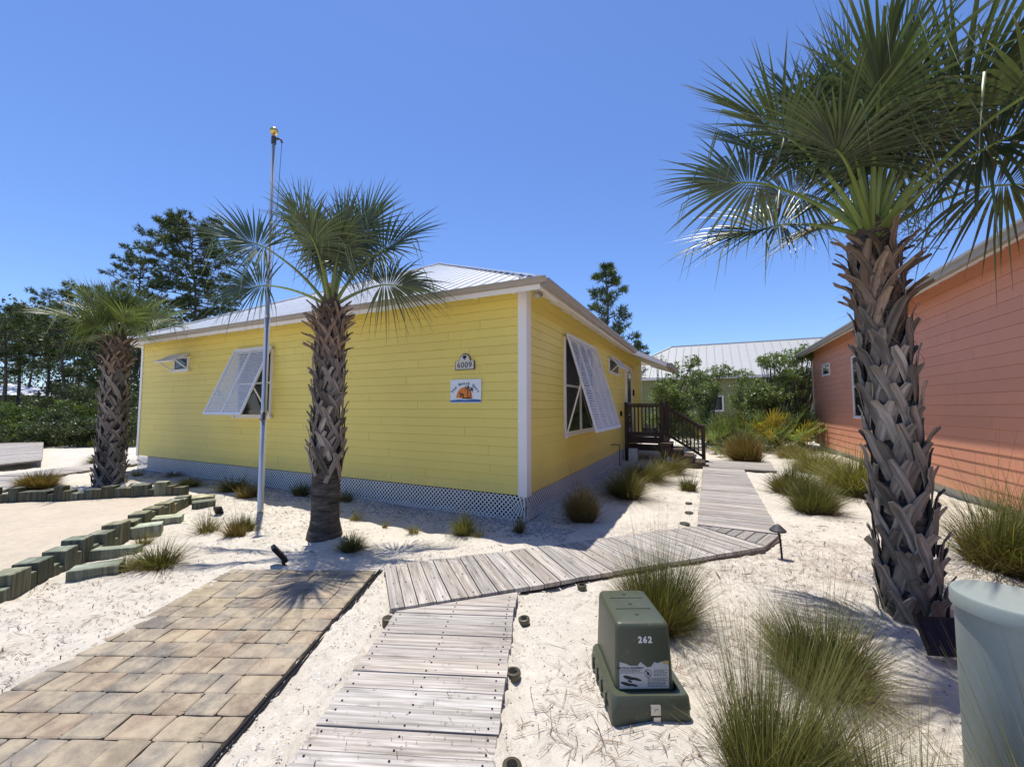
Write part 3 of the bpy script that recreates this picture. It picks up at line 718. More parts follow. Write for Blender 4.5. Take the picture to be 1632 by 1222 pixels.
w = add_window(-11.76, -11.16, 2.52, 2.78, FF, HL, house, rails=(), fw=0.04)
shutter(-11.84, -11.08, 2.86, 2.66, 0.38, FF, 1, house, HL, 8, sill=2.50, zs=0.8)
w = add_window(6.93, 8.82, 1.16, 2.84, FS, HL, house, muls=(7.87,))
shutter(6.87, 8.95, 2.93, 1.16, 0.585, FS, 4, house, HL, 36, sill=1.08, zs=0.52)
w = add_window(10.55, 11.75, 2.56, 2.86, FS, HL, house, rails=(), fw=0.04)
shutter(10.5, 11.8, 2.93, 2.62, 0.30, FS, 2, house, HL, 8, sill=2.50, zs=0.8)
# door
mb = MB()
for (a, b, c, d) in ((12.80, 12.90, 0.74, 2.92), (13.72, 13.82, 0.74, 2.92), (12.90, 13.72, 2.82, 2.92)): mb.prism([(a, c), (b, c), (b, d), (a, d)], 0.002, 0.07, FS)
dr = hpart(mb, 'door', 'white_trim', house)
mb = MB(); mb.prism([(12.9, 0.76), (13.72, 0.76), (13.72, 2.82), (12.9, 2.82)], 0.02, 0.045, FS); mb.cur = 1
mb.prism([(13.02, 1.75), (13.60, 1.75), (13.60, 2.68), (13.02, 2.68)], 0.045, 0.05, FS); mb.prism([(13.02, 0.95), (13.60, 0.95), (13.60, 1.62), (13.02, 1.62)], 0.045, 0.05, FS)
hpart(mb, 'door_leaf', ['curtain', 'glass_dark'], dr)
mb = MB(); mb.tube([FS(12.97, 1.72, 0.05), FS(12.97, 1.72, 0.1), FS(13.05, 1.72, 0.1)], 0.012, 8); hpart(mb, 'door_handle', 'steel', dr)
for yy in (12.35, 13.95): # wall lamps
    mb = MB(); mb.tube([FS(yy, 2.88, 0.01), FS(yy, 2.88, 0.04), FS(yy, 2.88, 0.10), FS(yy, 2.88, 0.13)], [0.10, 0.10, 0.085, 0.03], 14); hpart(mb, 'wall_lamp', 'lamp_cream', house, True)
mb = MB(); mb.box(FS(14.25, 2.1, 0.035), (0.05, 0.10, 0.20)); hpart(mb, 'doorbell', 'black_plastic', house)
mb = MB(); mb.box(FS(12.0, 1.42, 0.035), (0.05, 0.09, 0.15)); hpart(mb, 'outlet_box', 'black_plastic', house)
mb = MB(); mb.tube([FS(10.6, 0.62, 0.02), FS(10.6, 0.64, 0.10), FS(10.75, 0.62, 0.14), FS(11.15, 0.58, 0.13), FS(11.25, 0.45, 0.12), FS(11.25, 0.0, 0.12)], 0.012, 8); hpart(mb, 'hose_bib', 'charcoal', house)
mb = MB(); mb.box(Vector((HX1 + 0.25, HY0 - 0.12, EZ - 0.13)), (0.10, 0.10, 0.06)); mb.tube([(HX1 + 0.25, HY0 - 0.14, EZ - 0.15), (HX1 + 0.28, HY0 - 0.24, EZ - 0.19)], 0.035, 10); hpart(mb, 'flood_light', 'gutter_tan', house)

# house number plaque
pl = empty('number_plaque', (-3.335, HY0 - 0.018, 2.175), label='arched cream house number plaque reading 6009 on the yellow wall', cat='sign')
def arch(w, h, r, n=12, cy=None): # rect with half-disc on top
    pts = [(-w / 2, 0), (w / 2, 0), (w / 2, h), (r, h)]
    pts += [(r * math.cos(a), h + 0.0 + r * 1.15 * math.sin(a)) for a in [math.pi * k / n for k in range(1, n)]]
    pts += [(-r, h), (-w / 2, h)]; return pts
PF = lambda p, q, r: Vector((p, -r, q))
mb = MB(); mb.prism(arch(0.345, 0.135, 0.10), 0.0, 0.018, PF); mb.build('border', 'charcoal', pl)
mb = MB(); mb.prism([(p * 0.93, q * 0.90 + 0.010) for p, q in arch(0.345, 0.135, 0.10)], 0.018, 0.022, PF); mb.build('face_plate', 'plaque_cream', pl)
mb = MB(); text_mesh(mb, '6009', 0.125, PF, 0.0245, 0, 0.068, bold=0.001, spacing=1.1); mb.build('digits', 'letter_black', pl)
mb = MB(); mb.prism([(0.034 * math.cos(a) * (1 + .2 * math.sin(3 * a)), 0.192 + 0.030 * math.sin(a)) for a in [2 * math.pi * k / 14 for k in range(14)]], 0.022, 0.0245, PF)
mb.prism([(-.004, .150), (.004, .150), (.004, .165), (-.004, .165)], 0.022, 0.0245, PF); mb.build('emblem', 'letter_black', pl)
# cottage name sign
sg = empty('name_sign', (-3.32, HY0 - 0.018, 1.668), label='white cottage sign with orange sun, palms and goat below the plaque', cat='sign')
mb = MB(); mb.prism([(-.275, 0), (.275, 0), (.275, .358), (-.275, .358)], 0.0, 0.015, PF); mb.build('sign_board', 'sign_white', sg)
mb = MB(); cxs, cys = -0.02, 0.075
mb.prism([(cxs + 0.145 * math.cos(a), cys + 0.165 * math.sin(a)) for a in [math.pi * k / 20 for k in range(21)]], 0.015, 0.018, PF); mb.build('sun_disc', 'sun_orange', sg)
mb = MB(); mb.prism([(-.272, .012), (.272, .012), (.272, .048), (.15, .056), (.0, .044), (-.1, .052), (-.272, .04)], 0.015, 0.018, PF); mb.build('sea', 'sea_blue', sg)
mb = MB(); F1, F2 = 0.018, 0.021
mb.prism([(-.07, .062), (-.04, .074), (.02, .080), (.09, .078), (.14, .064), (.05, .060)], F1, F2, PF)   # island
for (bx_, by_, tx, ty) in ((0.045, 0.075, 0.035, 0.235), (0.085, 0.075, 0.10, 0.205)):
    mb.prism([(bx_ - .006, by_), (bx_ + .006, by_), (tx + .004, ty), (tx - .004, ty)], F1, F2, PF)
    for a in (10, 50, 95, 140, 180, 220, -40):
        ca, sa = math.cos(R(a)), math.sin(R(a)); l = 0.055
        mb.prism([(tx, ty - .004), (tx + ca * l * .6 + .004, ty + sa * l * .6), (tx + ca * l, ty + sa * l - .022), (tx + ca * l * .55 - .004, ty + sa * l * .55 + .010)], F1, F2, PF)
# goat silhouette
mb.prism([(-.085, .118), (-.03, .118), (-.03, .142), (-.085, .140)], F1, F2, PF)
for gx in (-.083, -.074, -.043, -.034): mb.prism([(gx - .0035, .076), (gx + .0035, .076), (gx + .0035, .12), (gx - .0035, .12)], F1, F2, PF)
mb.prism([(-.088, .135), (-.075, .138), (-.092, .160), (-.108, .150), (-.104, .142)], F1, F2, PF); mb.prism([(-.095, .156), (-.09, .156), (-.08, .170), (-.086, .168)], F1, F2, PF)
mb.build('silhouettes', 'letter_black', sg)
mb = MB(); txt = 'The Beach Goat'
for i, ch in enumerate(txt):
    if ch == ' ': continue
    a = R(90 - (i - (len(txt) - 1) / 2) * 9.2); rr = 0.265
    text_mesh(mb, ch, 0.062, PF, 0.019, rr * math.cos(a), 0.045 + rr * math.sin(a) * 0.96, a - math.pi / 2, bold=0.0018)
mb.build('lettering', 'letter_teal', sg)

# ---------------------------------------------------------------- porch and steps
porch = empty('porch_steps', (-1.8, 13.0, 0), label='dark stained wooden porch with railing and steps beside the yellow house', cat='porch')
PB = Vector((-1.8, 13.0, 0)); ROOTS.append(porch)
def pp_(mb, name, mat='dark_stain', parent=None): return hpart(mb, name, mat, parent or porch, base=PB)
mb = MB(); y = 12.72
while y < 14.6: mb.box((-1.78, y + 0.068, 0.735), (1.08, 0.13, 0.03), tone=random.uniform(.8, 1.1)); y += 0.137
pp_(mb, 'deck_floor')
mb = MB(); mb.box((-1.79, 12.70, 0.62), (1.08, 0.04, 0.19), tone=0.9); mb.box((-1.235, 13.65, 0.62), (0.04, 1.86, 0.19)); mb.box((-1.79, 12.735, 0.40), (1.08, 0.03, 0.19), tone=0.5); pp_(mb, 'rim_beam')
for (x, y, z0, z1) in ((-2.27, 12.70, 0, 1.72), (-1.25, 12.70, 0, 1.76), (-1.25, 14.55, 0, 1.76), (-0.15, 12.72, 0.0, 1.08), (-1.25, 13.65, 0, 0.7)):
    mb = MB(); mb.box((x, y, (z0 + z1) / 2), (0.10, 0.10, z1 - z0), grain=2); mb.box((x, y, z1 + 0.02), (0.12, 0.12, 0.03), taper=.7); pp_(mb, 'post')
mb = MB(); mb.box((-1.76, 12.70, 1.70), (0.92, 0.12, 0.035)); mb.box((-1.76, 12.70, 1.64), (0.90, 0.035, 0.07)); pp_(mb, 'handrail')
mb = MB(); mb.box((-1.76, 12.70, 0.82), (0.92, 0.04, 0.07)); pp_(mb, 'bottom_rail')
for k in range(8):
    mb = MB(); mb.box((-2.13 + 0.106 * k, 12.70, 1.23), (0.035, 0.035, 0.75), grain=2); pp_(mb, 'baluster')
mb = MB(); mb.bar((-1.22, 12.72, 1.70), (-0.15, 12.72, 1.03), 0.12, 0.035); mb.bar((-1.20, 12.72, 1.63), (-0.18, 12.72, 0.99), 0.035, 0.07); pp_(mb, 'handrail')
mb = MB(); mb.bar((-1.20, 12.72, 0.86), (-0.18, 12.72, 0.22), 0.035, 0.07); pp_(mb, 'bottom_rail')
for k in range(9):
    f = (k + 1) / 10; x = -1.20 + 1.02 * f; zc = 1.245 - 0.64 * f; mb = MB(); mb.box((x, 12.72, zc), (0.035, 0.035, 0.72), grain=2); pp_(mb, 'baluster')
for k in range(9):
    mb = MB(); mb.box((-1.25, 13.0 + 0.17 * k, 1.23), (0.035, 0.035, 0.75), grain=2); pp_(mb, 'baluster')
mb = MB(); mb.box((-1.25, 13.62, 1.70), (0.12, 1.76, 0.035)); pp_(mb, 'handrail')
for k in range(4):
    x = -1.09 + 0.27 * k; z = 0.60 - 0.155 * k; mb = MB()
    mb.box((x + 0.02, 12.20, z), (0.29, 0.92, 0.035), tone=0.9, grain=1); mb.box((x - 0.11, 12.20, z - 0.085), (0.02, 0.90, 0.13), tone=.6, grain=1); pp_(mb, 'tread')
for yy in (11.72, 12.68):
    poly = [(-1.26, 0.72), (-1.26, 0.40), (-0.30, -0.08), (-0.02, -0.08), (-0.02, 0.11)]
    for k in range(3, -1, -1):
        x = -1.09 + 0.27 * k; z = 0.58 - 0.155 * k
        poly += [(x + 0.15, z), (x - 0.12, z)]
    mb = MB(); mb.prism(poly, yy - 0.02, yy + 0.02, lambda p, q, r: Vector((p, r, q)), tone=.8); pp_(mb, 'stringer')
mb = MB(); mb.box((-2.02, 12.30, 0.19), (0.24, 0.20, 0.40)); o = mb.build('concrete_block', 'concrete_white'); tag(o, 'pale concrete block standing under the front edge of the dark porch', 'block')

# ---------------------------------------------------------------- pink house
pink = empty('beach_house', (9.2, 13, 0), label='salmon pink beach house at the right behind the tall palm', cat='house'); PL = Vector((9.2, 13, 0)); ROOTS.append(pink)
KX = 3.88; KY0, KY1 = -1.0, 20.1; KZ1 = 3.90
mb = MB(); siding(mb, (KX, KY0), (KX, KY1), 0.16, KZ1, 0.185, (-1, 0), 11); mb.cur = 1; mb.box((KX + 0.06, (KY0 + KY1) / 2, 2.02), (0.1, KY1 - KY0 - 0.2, 3.72)); hpart(mb, 'side_wall', ['pink_siding', 'dark_backing'], pink, base=PL)
mb = MB(); siding(mb, (KX, KY1), (KX + 10.6, KY1), 0.16, KZ1, 0.185, (0, 1), 12); mb.cur = 1; mb.box((KX + 5.3, KY1 - 0.06, 2.02), (10.5, 0.1, 3.72)); hpart(mb, 'rear_wall', ['pink_siding', 'dark_backing'], pink, base=PL)
mb = MB(); siding(mb, (KX + 10.6, KY0), (KX, KY0), 0.16, KZ1, 0.185, (0, -1), 13); mb.cur = 1; mb.box((KX + 5.3, KY0 + 0.06, 2.02), (10.5, 0.1, 3.72)); hpart(mb, 'front_wall', ['pink_siding', 'dark_backing'], pink, base=PL)
mb = MB(); mb.box((KX - 0.013, KY1 - 0.03, 2.02), (0.026, 0.11, 3.7)); mb.box((KX + 0.03, KY1 + 0.030, 2.02), (0.11, 0.026, 3.7)); hpart(mb, 'corner_board', 'white_trim', pink, base=PL)
mb = MB(); mb.box((KX + 5.3, (KY0 + KY1) / 2, 0.05), (10.4, KY1 - KY0 - 0.2, 0.26)); hpart(mb, 'foundation', 'concrete_white', pink, base=PL)
mb = MB(); mb.box((KX + 5.3, (KY0 + KY1) / 2, KZ1 + 0.01), (10.5, KY1 - KY0 - .1, 0.02)); hpart(mb, 'ceiling', 'white_trim', pink, base=PL)
KE = KX - 0.42; KZE = 3.82
mb, cap = hip_roof(KE, KX + 11.0, KY0 - .4, KY1 + 0.45, KZE, 0.5); kr = hpart(mb, 'roof', 'metal_roof', pink, base=PL); hpart(cap, 'ridge_cap', 'metal_roof', kr, base=PL)
mb = MB(); slope_soffit(mb, KE + .03, KX + .02, KY0 - .35, KY1 + .40, KZE, .5, 'y'); slope_soffit(mb, KY1 + .42, KY1 - .02, KX - .1, KX + 10.4, KZE, .5, 'x'); hpart(mb, 'soffit', 'white_trim', kr, base=PL)
y = KY0
while y < KY1 + 0.4: rafter(KE + .03, KX - .004, y, KZE, .5, 'y', kr, PL); y += 0.61
mb = MB(); mb.box((KE + 0.012, (KY0 + KY1) / 2, KZE - 0.10), (0.024, KY1 - KY0 + .84, 0.13)); mb.box((KX + 5, KY1 + 0.438, KZE - 0.10), (10.8, 0.024, 0.13)); hpart(mb, 'fascia', 'white_trim', kr, base=PL)
mb = MB(); gutter(mb, (KE, KY1 + 0.45, KZE - 0.012), (KE, KY0 - .4, KZE - 0.012), (-1, 0, 0), 1.25); hpart(mb, 'gutter', 'gutter_tan', kr, base=PL)
KF = lambda u, z, o: Vector((KX - o, u, z))
add_window(14.0, 15.0, 1.36, 3.05, KF, PL, pink); add_window(17.5, 18.4, 2.80, 3.12, KF, PL, pink, rails=())
mb = MB(); mb.box((KX - 0.03, 12.0, 3.2), (0.04, 0.14, 0.14)); hpart(mb, 'wall_vent', 'white_trim', pink, base=PL)

# ---------------------------------------------------------------- green house behind
gh = empty('beach_house', (3, 31, 0), label='green house with long pale metal roof behind the shrubs between the cottages', cat='house'); GL = Vector((3, 31, 0)); ROOTS.append(gh)
mb = MB(); siding(mb, (-5.8, 26.4), (13, 26.4), 0.3, 3.4, 0.19, (0, -1), 21); mb.cur = 1; mb.box((3.6, 26.47, 1.8), (18.6, 0.1, 3.2)); hpart(mb, 'front_wall', ['green_siding', 'dark_backing'], gh, base=GL)
mb = MB(); siding(mb, (-5.8, 33.6), (-5.8, 26.4), 0.3, 3.4, 0.19, (-1, 0), 22); mb.cur = 1; mb.box((-5.73, 30, 1.8), (0.1, 7.0, 3.2)); hpart(mb, 'side_wall', ['green_siding', 'dark_backing'], gh, base=GL)
mb = MB(); siding(mb, (13, 26.4), (13, 33.6), 0.3, 3.4, 0.19, (1, 0), 23); mb.cur = 1; mb.box((12.93, 30, 1.8), (0.1, 7.0, 3.2)); hpart(mb, 'side_wall', ['green_siding', 'dark_backing'], gh, base=GL)
mb, cap = hip_roof(-6.2, 13.4, 26, 34, 3.42, 0.60, rib=9); gr = hpart(mb, 'roof', 'grey_roof', gh, base=GL)
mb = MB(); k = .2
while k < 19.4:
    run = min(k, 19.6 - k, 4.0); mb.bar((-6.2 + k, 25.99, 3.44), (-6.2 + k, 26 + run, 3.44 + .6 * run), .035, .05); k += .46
hpart(mb, 'standing_seams', 'gutter_tan', gr, base=GL); hpart(cap, 'ridge_cap', 'metal_roof', gr, base=GL)  # seam colour kept darker to imitate the shadow sides of the ribs
mb = MB(); mb.box((3.6, 26.0, 3.33), (19.6, 0.04, 0.14)); hpart(mb, 'fascia', 'white_trim', gr, base=GL)
GF = lambda u, z, o: Vector((u, 26.4 - o, z))
add_window(-0.2, 0.75, 1.45, 2.22, GF, GL, gh, rails=(), fw=0.07)
mb = MB(); mb.tube([(1.75, 26.3, 0), (1.75, 26.3, 3.3)], 0.05, 8); hpart(mb, 'downpipe', 'charcoal', gh, base=GL)

# far roof glimpsed through the trees
fh = empty('cottage', (-72, 16, 0), label='distant cottage with white roof glimpsed through the pines at the far left', cat='house'); FL = Vector((-72, 16, 0)); ROOTS.append(fh)
mb, cap = hip_roof(-78, -66, 10.5, 21.5, 2.9, 0.26, rib=0.8); q = hpart(mb, 'roof', 'metal_roof', fh, base=FL)
mb = MB(); mb.box((-72, 16, 1.42), (11.2, 10.2, 2.95)); hpart(mb, 'walls', 'green_siding', fh, base=FL)

# ---------------------------------------------------------------- timbers
def timber(x, y, w, d, z, rz, label, group=None, tone=1.0, tilt=0, zb=-0.08, slope=0.0):
    mb = MB(); hx, hy = w / 2, d / 2; b = 0.006
    base = [(-hx, -hy), (hx, -hy), (hx, hy), (-hx, hy)]
    h = z - zb
    js = [random.uniform(-.006, .006) for _ in range(4)]
    lo = [(p, q, 0) for p, q in base]; mid = [(p, q, h - b + js[i] + slope * q) for i, (p, q) in enumerate(base)]; top = [(p * (1 - b / hx), q * (1 - b / hy), h + js[i] + slope * q) for i, (p, q) in enumerate(base)]
    vs = lo + mid + top; fs = [(k, (k + 1) % 4, 4 + (k + 1) % 4, 4 + k) for k in range(4)] + [(4 + k, 4 + (k + 1) % 4, 8 + (k + 1) % 4, 8 + k) for k in range(4)] + [(8, 9, 10, 11), (3, 2, 1, 0)]
    off = random.random() * 60
    uvs = []
    for f in fs:
        if f in ((8, 9, 10, 11), (3, 2, 1, 0)): uvs.append([(vs[i][0] * 2 + off, vs[i][1] * .6 + off) for i in f])
        else: uvs.append([(vs[i][2] + off, (vs[i][0] + vs[i][1]) + off) for i in f])
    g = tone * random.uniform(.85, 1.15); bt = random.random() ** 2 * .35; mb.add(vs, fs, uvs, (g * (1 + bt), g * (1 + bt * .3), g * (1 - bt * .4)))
    for i in range(12): mb.c[i] = tuple(q * (.9 if i < 8 else 1.55) for q in mb.c[i])  # cut tops lightened for weathering and to imitate sunlight on them
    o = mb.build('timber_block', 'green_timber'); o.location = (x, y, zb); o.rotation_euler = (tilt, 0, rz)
    tag(o, label, 'timber block', group); return o
ORD = ['first', 'second', 'third', 'fourth', 'fifth', 'sixth', 'seventh', 'eighth', 'ninth', 'tenth', 'eleventh', 'twelfth', 'thirteenth', 'fourteenth', 'fifteenth', 'sixteenth', 'seventeenth', 'eighteenth', 'nineteenth', 'twentieth']
ORD += ['twenty-' + o for o in ORD[:9]] + ['thirtieth', 'thirty-first', 'thirty-second']
chain = [(-4.98, 1.02), (-5.25, 1.29), (-5.62, 1.66), (-6.05, 2.10), (-6.45, 2.52), (-7.05, 3.08), (-7.45, 3.50), (-7.95, 3.97), (-8.3, 4.33)]
pat = [(0.13, 0.16), (0.12, 0.155), (0.11, 0.14), (0.22, 0.25), (0.08, 0.17), (0.22, 0.25), (0.09, 0.14), (0.07, 0.09), (0.19, 0.24), (0.08, 0.16), (0.18, 0.28), (0.11, 0.14), (0.10, 0.09), (0.21, 0.22), (0.09, 0.10), (0.22, 0.26), (0.09, 0.10), (0.20, 0.21),
       (0.09, 0.11), (0.22, 0.25), (0.11, 0.21), (0.09, 0.10), (0.22, 0.23), (0.13, 0.18), (0.20, 0.22), (0.11, 0.17), (0.20, 0.20), (0.18, 0.17), (0.18, 0.19)]
seg = [math.hypot(chain[i + 1][0] - chain[i][0], chain[i + 1][1] - chain[i][1]) for i in range(len(chain) - 1)]; TL = sum(seg)
s = 0.0; nt_ = 0; ns_ = 0
for k, (w, h) in enumerate(pat):
    if s + w > TL: break
    p = along(chain, (s + w / 2) / TL); p2 = along(chain, min(1, (s + w / 2 + .05) / TL)); ang = math.atan2(p2[1] - p[1], p2[0] - p[0])
    tall = w > .15; dd = 0.18 if tall else 0.13; w *= .90; h *= .88
    nx_, ny_ = math.sin(ang), -math.cos(ang)
    if tall: lab = ORD[nt_] + ' wide tall green post from the near end of the border along the driveway'; nt_ += 1
    else: lab = ORD[ns_] + ' narrow low green post from the near end of the driveway border'; ns_ += 1
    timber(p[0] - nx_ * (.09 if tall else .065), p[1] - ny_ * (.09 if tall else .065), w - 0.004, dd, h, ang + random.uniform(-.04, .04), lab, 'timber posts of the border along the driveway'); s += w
rowB = [(-11.6, 1.75), (-10.7, 2.30), (-10.32, 2.62), (-9.96, 2.88), (-9.58, 3.2), (-9.2, 3.55), (-8.9, 3.85), (-8.55, 4.1)]
seg = [math.hypot(rowB[i + 1][0] - rowB[i][0], rowB[i + 1][1] - rowB[i][1]) for i in range(len(rowB) - 1)]; TL = sum(seg); s = 0; rd = random.Random(5); rows_ = []
while s < TL - .15:
    w = rd.choice([0.09, 0.12, 0.18, 0.24]); h = rd.choice([0.15, 0.18, 0.22, 0.25]) if w > .1 else 0.13
    p = along(rowB, (s + w / 2) / TL); p2 = along(rowB, min(1, (s + w / 2 + .05) / TL)); ang = math.atan2(p2[1] - p[1], p2[0] - p[0])
    rows_.append((p[0] - .02, p[1] + .07, w, h, ang)); s += w
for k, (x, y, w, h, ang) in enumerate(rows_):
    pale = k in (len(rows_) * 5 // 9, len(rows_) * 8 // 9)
    lab = ORD[len(rows_) - 1 - k] + (' post, pale faced, ' if pale else ' post, weathered and darkened as if shaded, ') + 'from the right end of the row before the left palm'
    timber(x, y, w - 0.004, 0.16, h, ang + rd.uniform(-.06, .06), lab, 'timber posts of the row before the left palm', tone=1.3 if pale else .62)  # low tone puts the shade on this row's faces into the colour
for (x, y, w, d, z, rz, tn, lab, tl) in [
    (-5.30, 1.80, 0.36, 0.17, 0.10, 0.95, 1.15, 'loose tan-topped timber offcut lying nearest the pavers', 0.02),
    (-5.80, 2.10, 0.44, 0.14, 0.09, 0.75, 1.3, 'flat mint green timber slab half buried beside the border', -0.05),
    (-6.42, 2.62, 0.32, 0.19, 0.13, 1.05, 1.9, 'loose timber block with bleached top, nearest of the pale pair', 0.06),
    (-6.72, 2.98, 0.32, 0.18, 0.11, 0.95, 1.9, 'loose timber block with bleached top, behind the pale pair’s first', 0.05),
    (-7.28, 3.70, 0.30, 0.19, 0.12, 1.1, 0.9, 'loose dark green timber block near the flagpole side of the border', 0.03),
    (-7.62, 3.86, 0.30, 0.17, 0.13, 1.0, 1.6, 'loose timber block leaning behind the dark green one near the flagpole', 0.09)]:
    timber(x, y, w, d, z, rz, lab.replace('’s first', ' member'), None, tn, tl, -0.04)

# ---------------------------------------------------------------- flagpole
fp = empty('flagpole', (-6.165, 3.905, 0), label='grey metal flagpole with gold ball standing in the sand by the shutter window', cat='flagpole')
for z0, z1, r0 in ((0, 1.5, .043), (1.5, 3.0, .040), (3.0, 4.5, .034), (4.5, 5.86, .028)):
    mb = MB(); mb.tube([(0, 0, z0), (0, 0, z0 + .05), (0, 0, z0 + .06), (0, 0, z1)], [r0 + .003, r0 + .003, r0, r0 - .001], 16); mb.build('pole_section', 'pole_metal', fp, True)
mb = MB(); mb.tube([(0, 0, 5.82), (0, 0, 5.94)], 0.036, 12); mb.tube([(0.02, 0.01, 5.9), (0.09, 0.03, 5.9), (0.13, 0.04, 5.87), (0.14, 0.045, 5.83)], [0.018, .018, .014, .02], 8); mb.build('truck', 'charcoal', fp)
mb = MB()
rr = 0.062
for k in range(9):
    pass
mb.tube([(0, 0, 5.97 + rr + rr * -math.cos(math.pi * k / 12)) for k in range(13)], [max(0.004, rr * math.sin(math.pi * k / 12)) for k in range(13)], 16); mb.tube([(0, 0, 5.93), (0, 0, 5.99)], .012, 8); mb.build('ball_finial', 'gold', fp, True)
mb = MB(); mb.tube([(0.135, 0.045, 5.83), (0.12, 0.02, 4.8), (0.085, -0.03, 3.2), (0.06, -0.035, 1.62), (0.055, -0.03, 1.45)], 0.004, 5)
mb.tube([(0.05, -0.02, 1.46), (0.065, -0.03, 1.50), (0.05, -0.05, 1.44), (-0.04, -0.045, 1.42), (0.03, -0.05, 1.40), (0.06, -0.03, 1.33)], 0.006, 5); mb.tube([(0.055, -0.03, 5.8), (0.05, -0.03, 3.3), (0.05, -0.03, 1.5)], 0.003, 5); mb.build('halyard', 'charcoal', fp)
mb = MB(); mb.box((0.045, -0.03, 1.47), (0.02, 0.03, 0.12)); mb.build('cleat', 'charcoal', fp)

# ---------------------------------------------------------------- small lamps
def disc_light(x, y, r, tilt, label, top='glass'):
    e = empty('path_light', (x, y, 0.012), random.uniform(0, 3), label=label, cat='path light', group='round lights beside the boardwalk'); e.rotation_euler = (tilt, 0, random.uniform(0, 3))
    mb = MB(); mb.tube([(0, 0, -0.03), (0, 0, 0.006), (0, 0, 0.015), (0, 0, 0.017)], [r * .92, r, r * .94, r * .74], 24); mb.build('housing', 'bronze', e)
    mb = MB(); mb.tube([(0, 0, 0.015), (0, 0, 0.021)], [r * .60, r * .5], 24); mb.build('lens', 'glass_dark' if top == 'dark' else 'bronze', e)
    mb = MB(); mb.box((0, 0, 0.022), (r * .8, r * .1, 0.004)); mb.build('slot', 'black_plastic', e)
disc_light(-2.20, 2.39, 0.044, 0.05, 'brass disc light in the sand between paver pad and boardwalk', '')
disc_light(-1.28, 2.83, 0.044, -0.12, 'round bronze light right of the boardwalk just past the bend', 'dark')
disc_light(-1.09, 2.25, 0.047, 0.02, 'round bronze light right of the near boardwalk, larger in view', 'dark')
disc_light(-1.05, 3.57, 0.042, -0.05, 'round bronze light beside the bend nearest the grass clump', 'dark')
disc_light(-0.82, 1.68, 0.045, 0.0, 'round bronze light at the bottom edge of the photo', 'dark')
for x, y, r_, wh in ((-0.33, 7.35, .055, 'farthest'), (-0.30, 6.7, .06, 'middle'), (-0.33, 6.05, .065, 'nearest')):
    e = empty('flat_stone', (x, y, 0.02), label=wh + ' of the three flat dark discs in the sand left of the far boardwalk', cat='disc', group='flat discs left of the far boardwalk')
    mb = MB(); mb.tube([(0, 0, -0.01), (0, 0, 0.006), (0, 0, 0.010)], [r_, r_, r_ * .85], 14); mb.build('rim', 'bronze', e)
sl = empty('solar_stake_light', (0.66, 5.14, 0), label='dark mushroom-cap stake light at the corner of the boardwalk', cat='path light')
mb = MB(); mb.tube([(0, 0, -0.02), (-0.012, 0, 0.20), (-0.03, 0, 0.31)], 0.010, 8); mb.build('stake', 'black_plastic', sl)
mb = MB(); mb.tube([(-.03, 0, 0.29), (-.03, 0, 0.305), (-.03, 0, 0.35), (-.03, 0, 0.365)], [0.078, 0.078, 0.03, 0.008], 18); mb.build('cap', 'charcoal', sl)
def spot(x, y, rz, s, label):
    e = empty('solar_spotlight', (x, y, 0.0), rz, label=label, cat='spotlight'); 
    T = Matrix.Rotation(R(-52), 3, 'X')
    mb = MB(); mb.box(T @ Vector((0, 0, 0.0)) + Vector((0, 0, 0.11 * s)), (0.12 * s, 0.17 * s, 0.03 * s), T); mb.build('housing', 'black_plastic', e)
    mb = MB()
    for k in (-1, 1): mb.box(T @ Vector((0.028 * k * s, 0, 0.0165 * s)) + Vector((0, 0, 0.11 * s)), (0.05 * s, 0.155 * s, 0.003), T)
    mb.build('photo_cells', 'solar_blue', e)
    mb = MB(); mb.tube([(0, 0.02 * s, 0.11 * s), (0, 0.04 * s, -0.03)], 0.012 * s, 8); mb.build('stake', 'black_plastic', e)
spot(-3.93, 2.70, R(-30), 1.15, 'black solar spotlight tilted at the back edge of the paver pad')
spot(-6.50, 3.50, R(40), 0.85, 'small black spotlight in the sand right of the loose timbers')
pn = empty('solar_box', (1.37, 3.66, 0), R(20), label='dark solar box with panel cells at the foot of the tall right palm', cat='solar box')
T = Matrix.Rotation(R(62), 3, 'X')
mb = MB(); mb.box((0, 0, 0.12), (0.34, 0.22, 0.03), T); mb.build('panel_frame', 'black_plastic', pn)
mb = MB()
for i in range(4): mb.box(T @ Vector((-0.12 + .08 * i, 0, 0.017)) + Vector((0, 0, .12)), (0.072, 0.19, 0.003), T)
mb.build('cells', 'solar_blue', pn)
mb = MB(); mb.tube([(0, 0.02, 0.1), (0, 0.06, -0.03)], 0.015, 8); mb.build('stake', 'black_plastic', pn)

# ---------------------------------------------------------------- green utility box
ub = empty('utility_box', (-0.405, 2.44, 0), R(27), label='green cable utility box numbered 262 with torn warning sticker', cat='utility box')
def rrect(w, d, r, n=5):
    pts = []
    for cx_, cy_, a0 in ((w / 2 - r, -d / 2 + r, -90), (w / 2 - r, d / 2 - r, 0), (-w / 2 + r, d / 2 - r, 90), (-w / 2 + r, -d / 2 + r, 180)):
        for k in range(n + 1): a = R(a0 + 90 * k / n); pts.append((cx_ + r * math.cos(a), cy_ + r * math.sin(a)))
    return pts
def loft(mb, secs, cap=True):
    n = len(secs[0]); vs = [p for s_ in secs for p in s_]
    fs = [(i * n + k, i * n + (k + 1) % n, (i + 1) * n + (k + 1) % n, (i + 1) * n + k) for i in range(len(secs) - 1) for k in range(n)]
    if cap: fs += [tuple(reversed(range(n))), tuple((len(secs) - 1) * n + k for k in range(n))]
    mb.add(vs, fs)
mb = MB(); secs = []
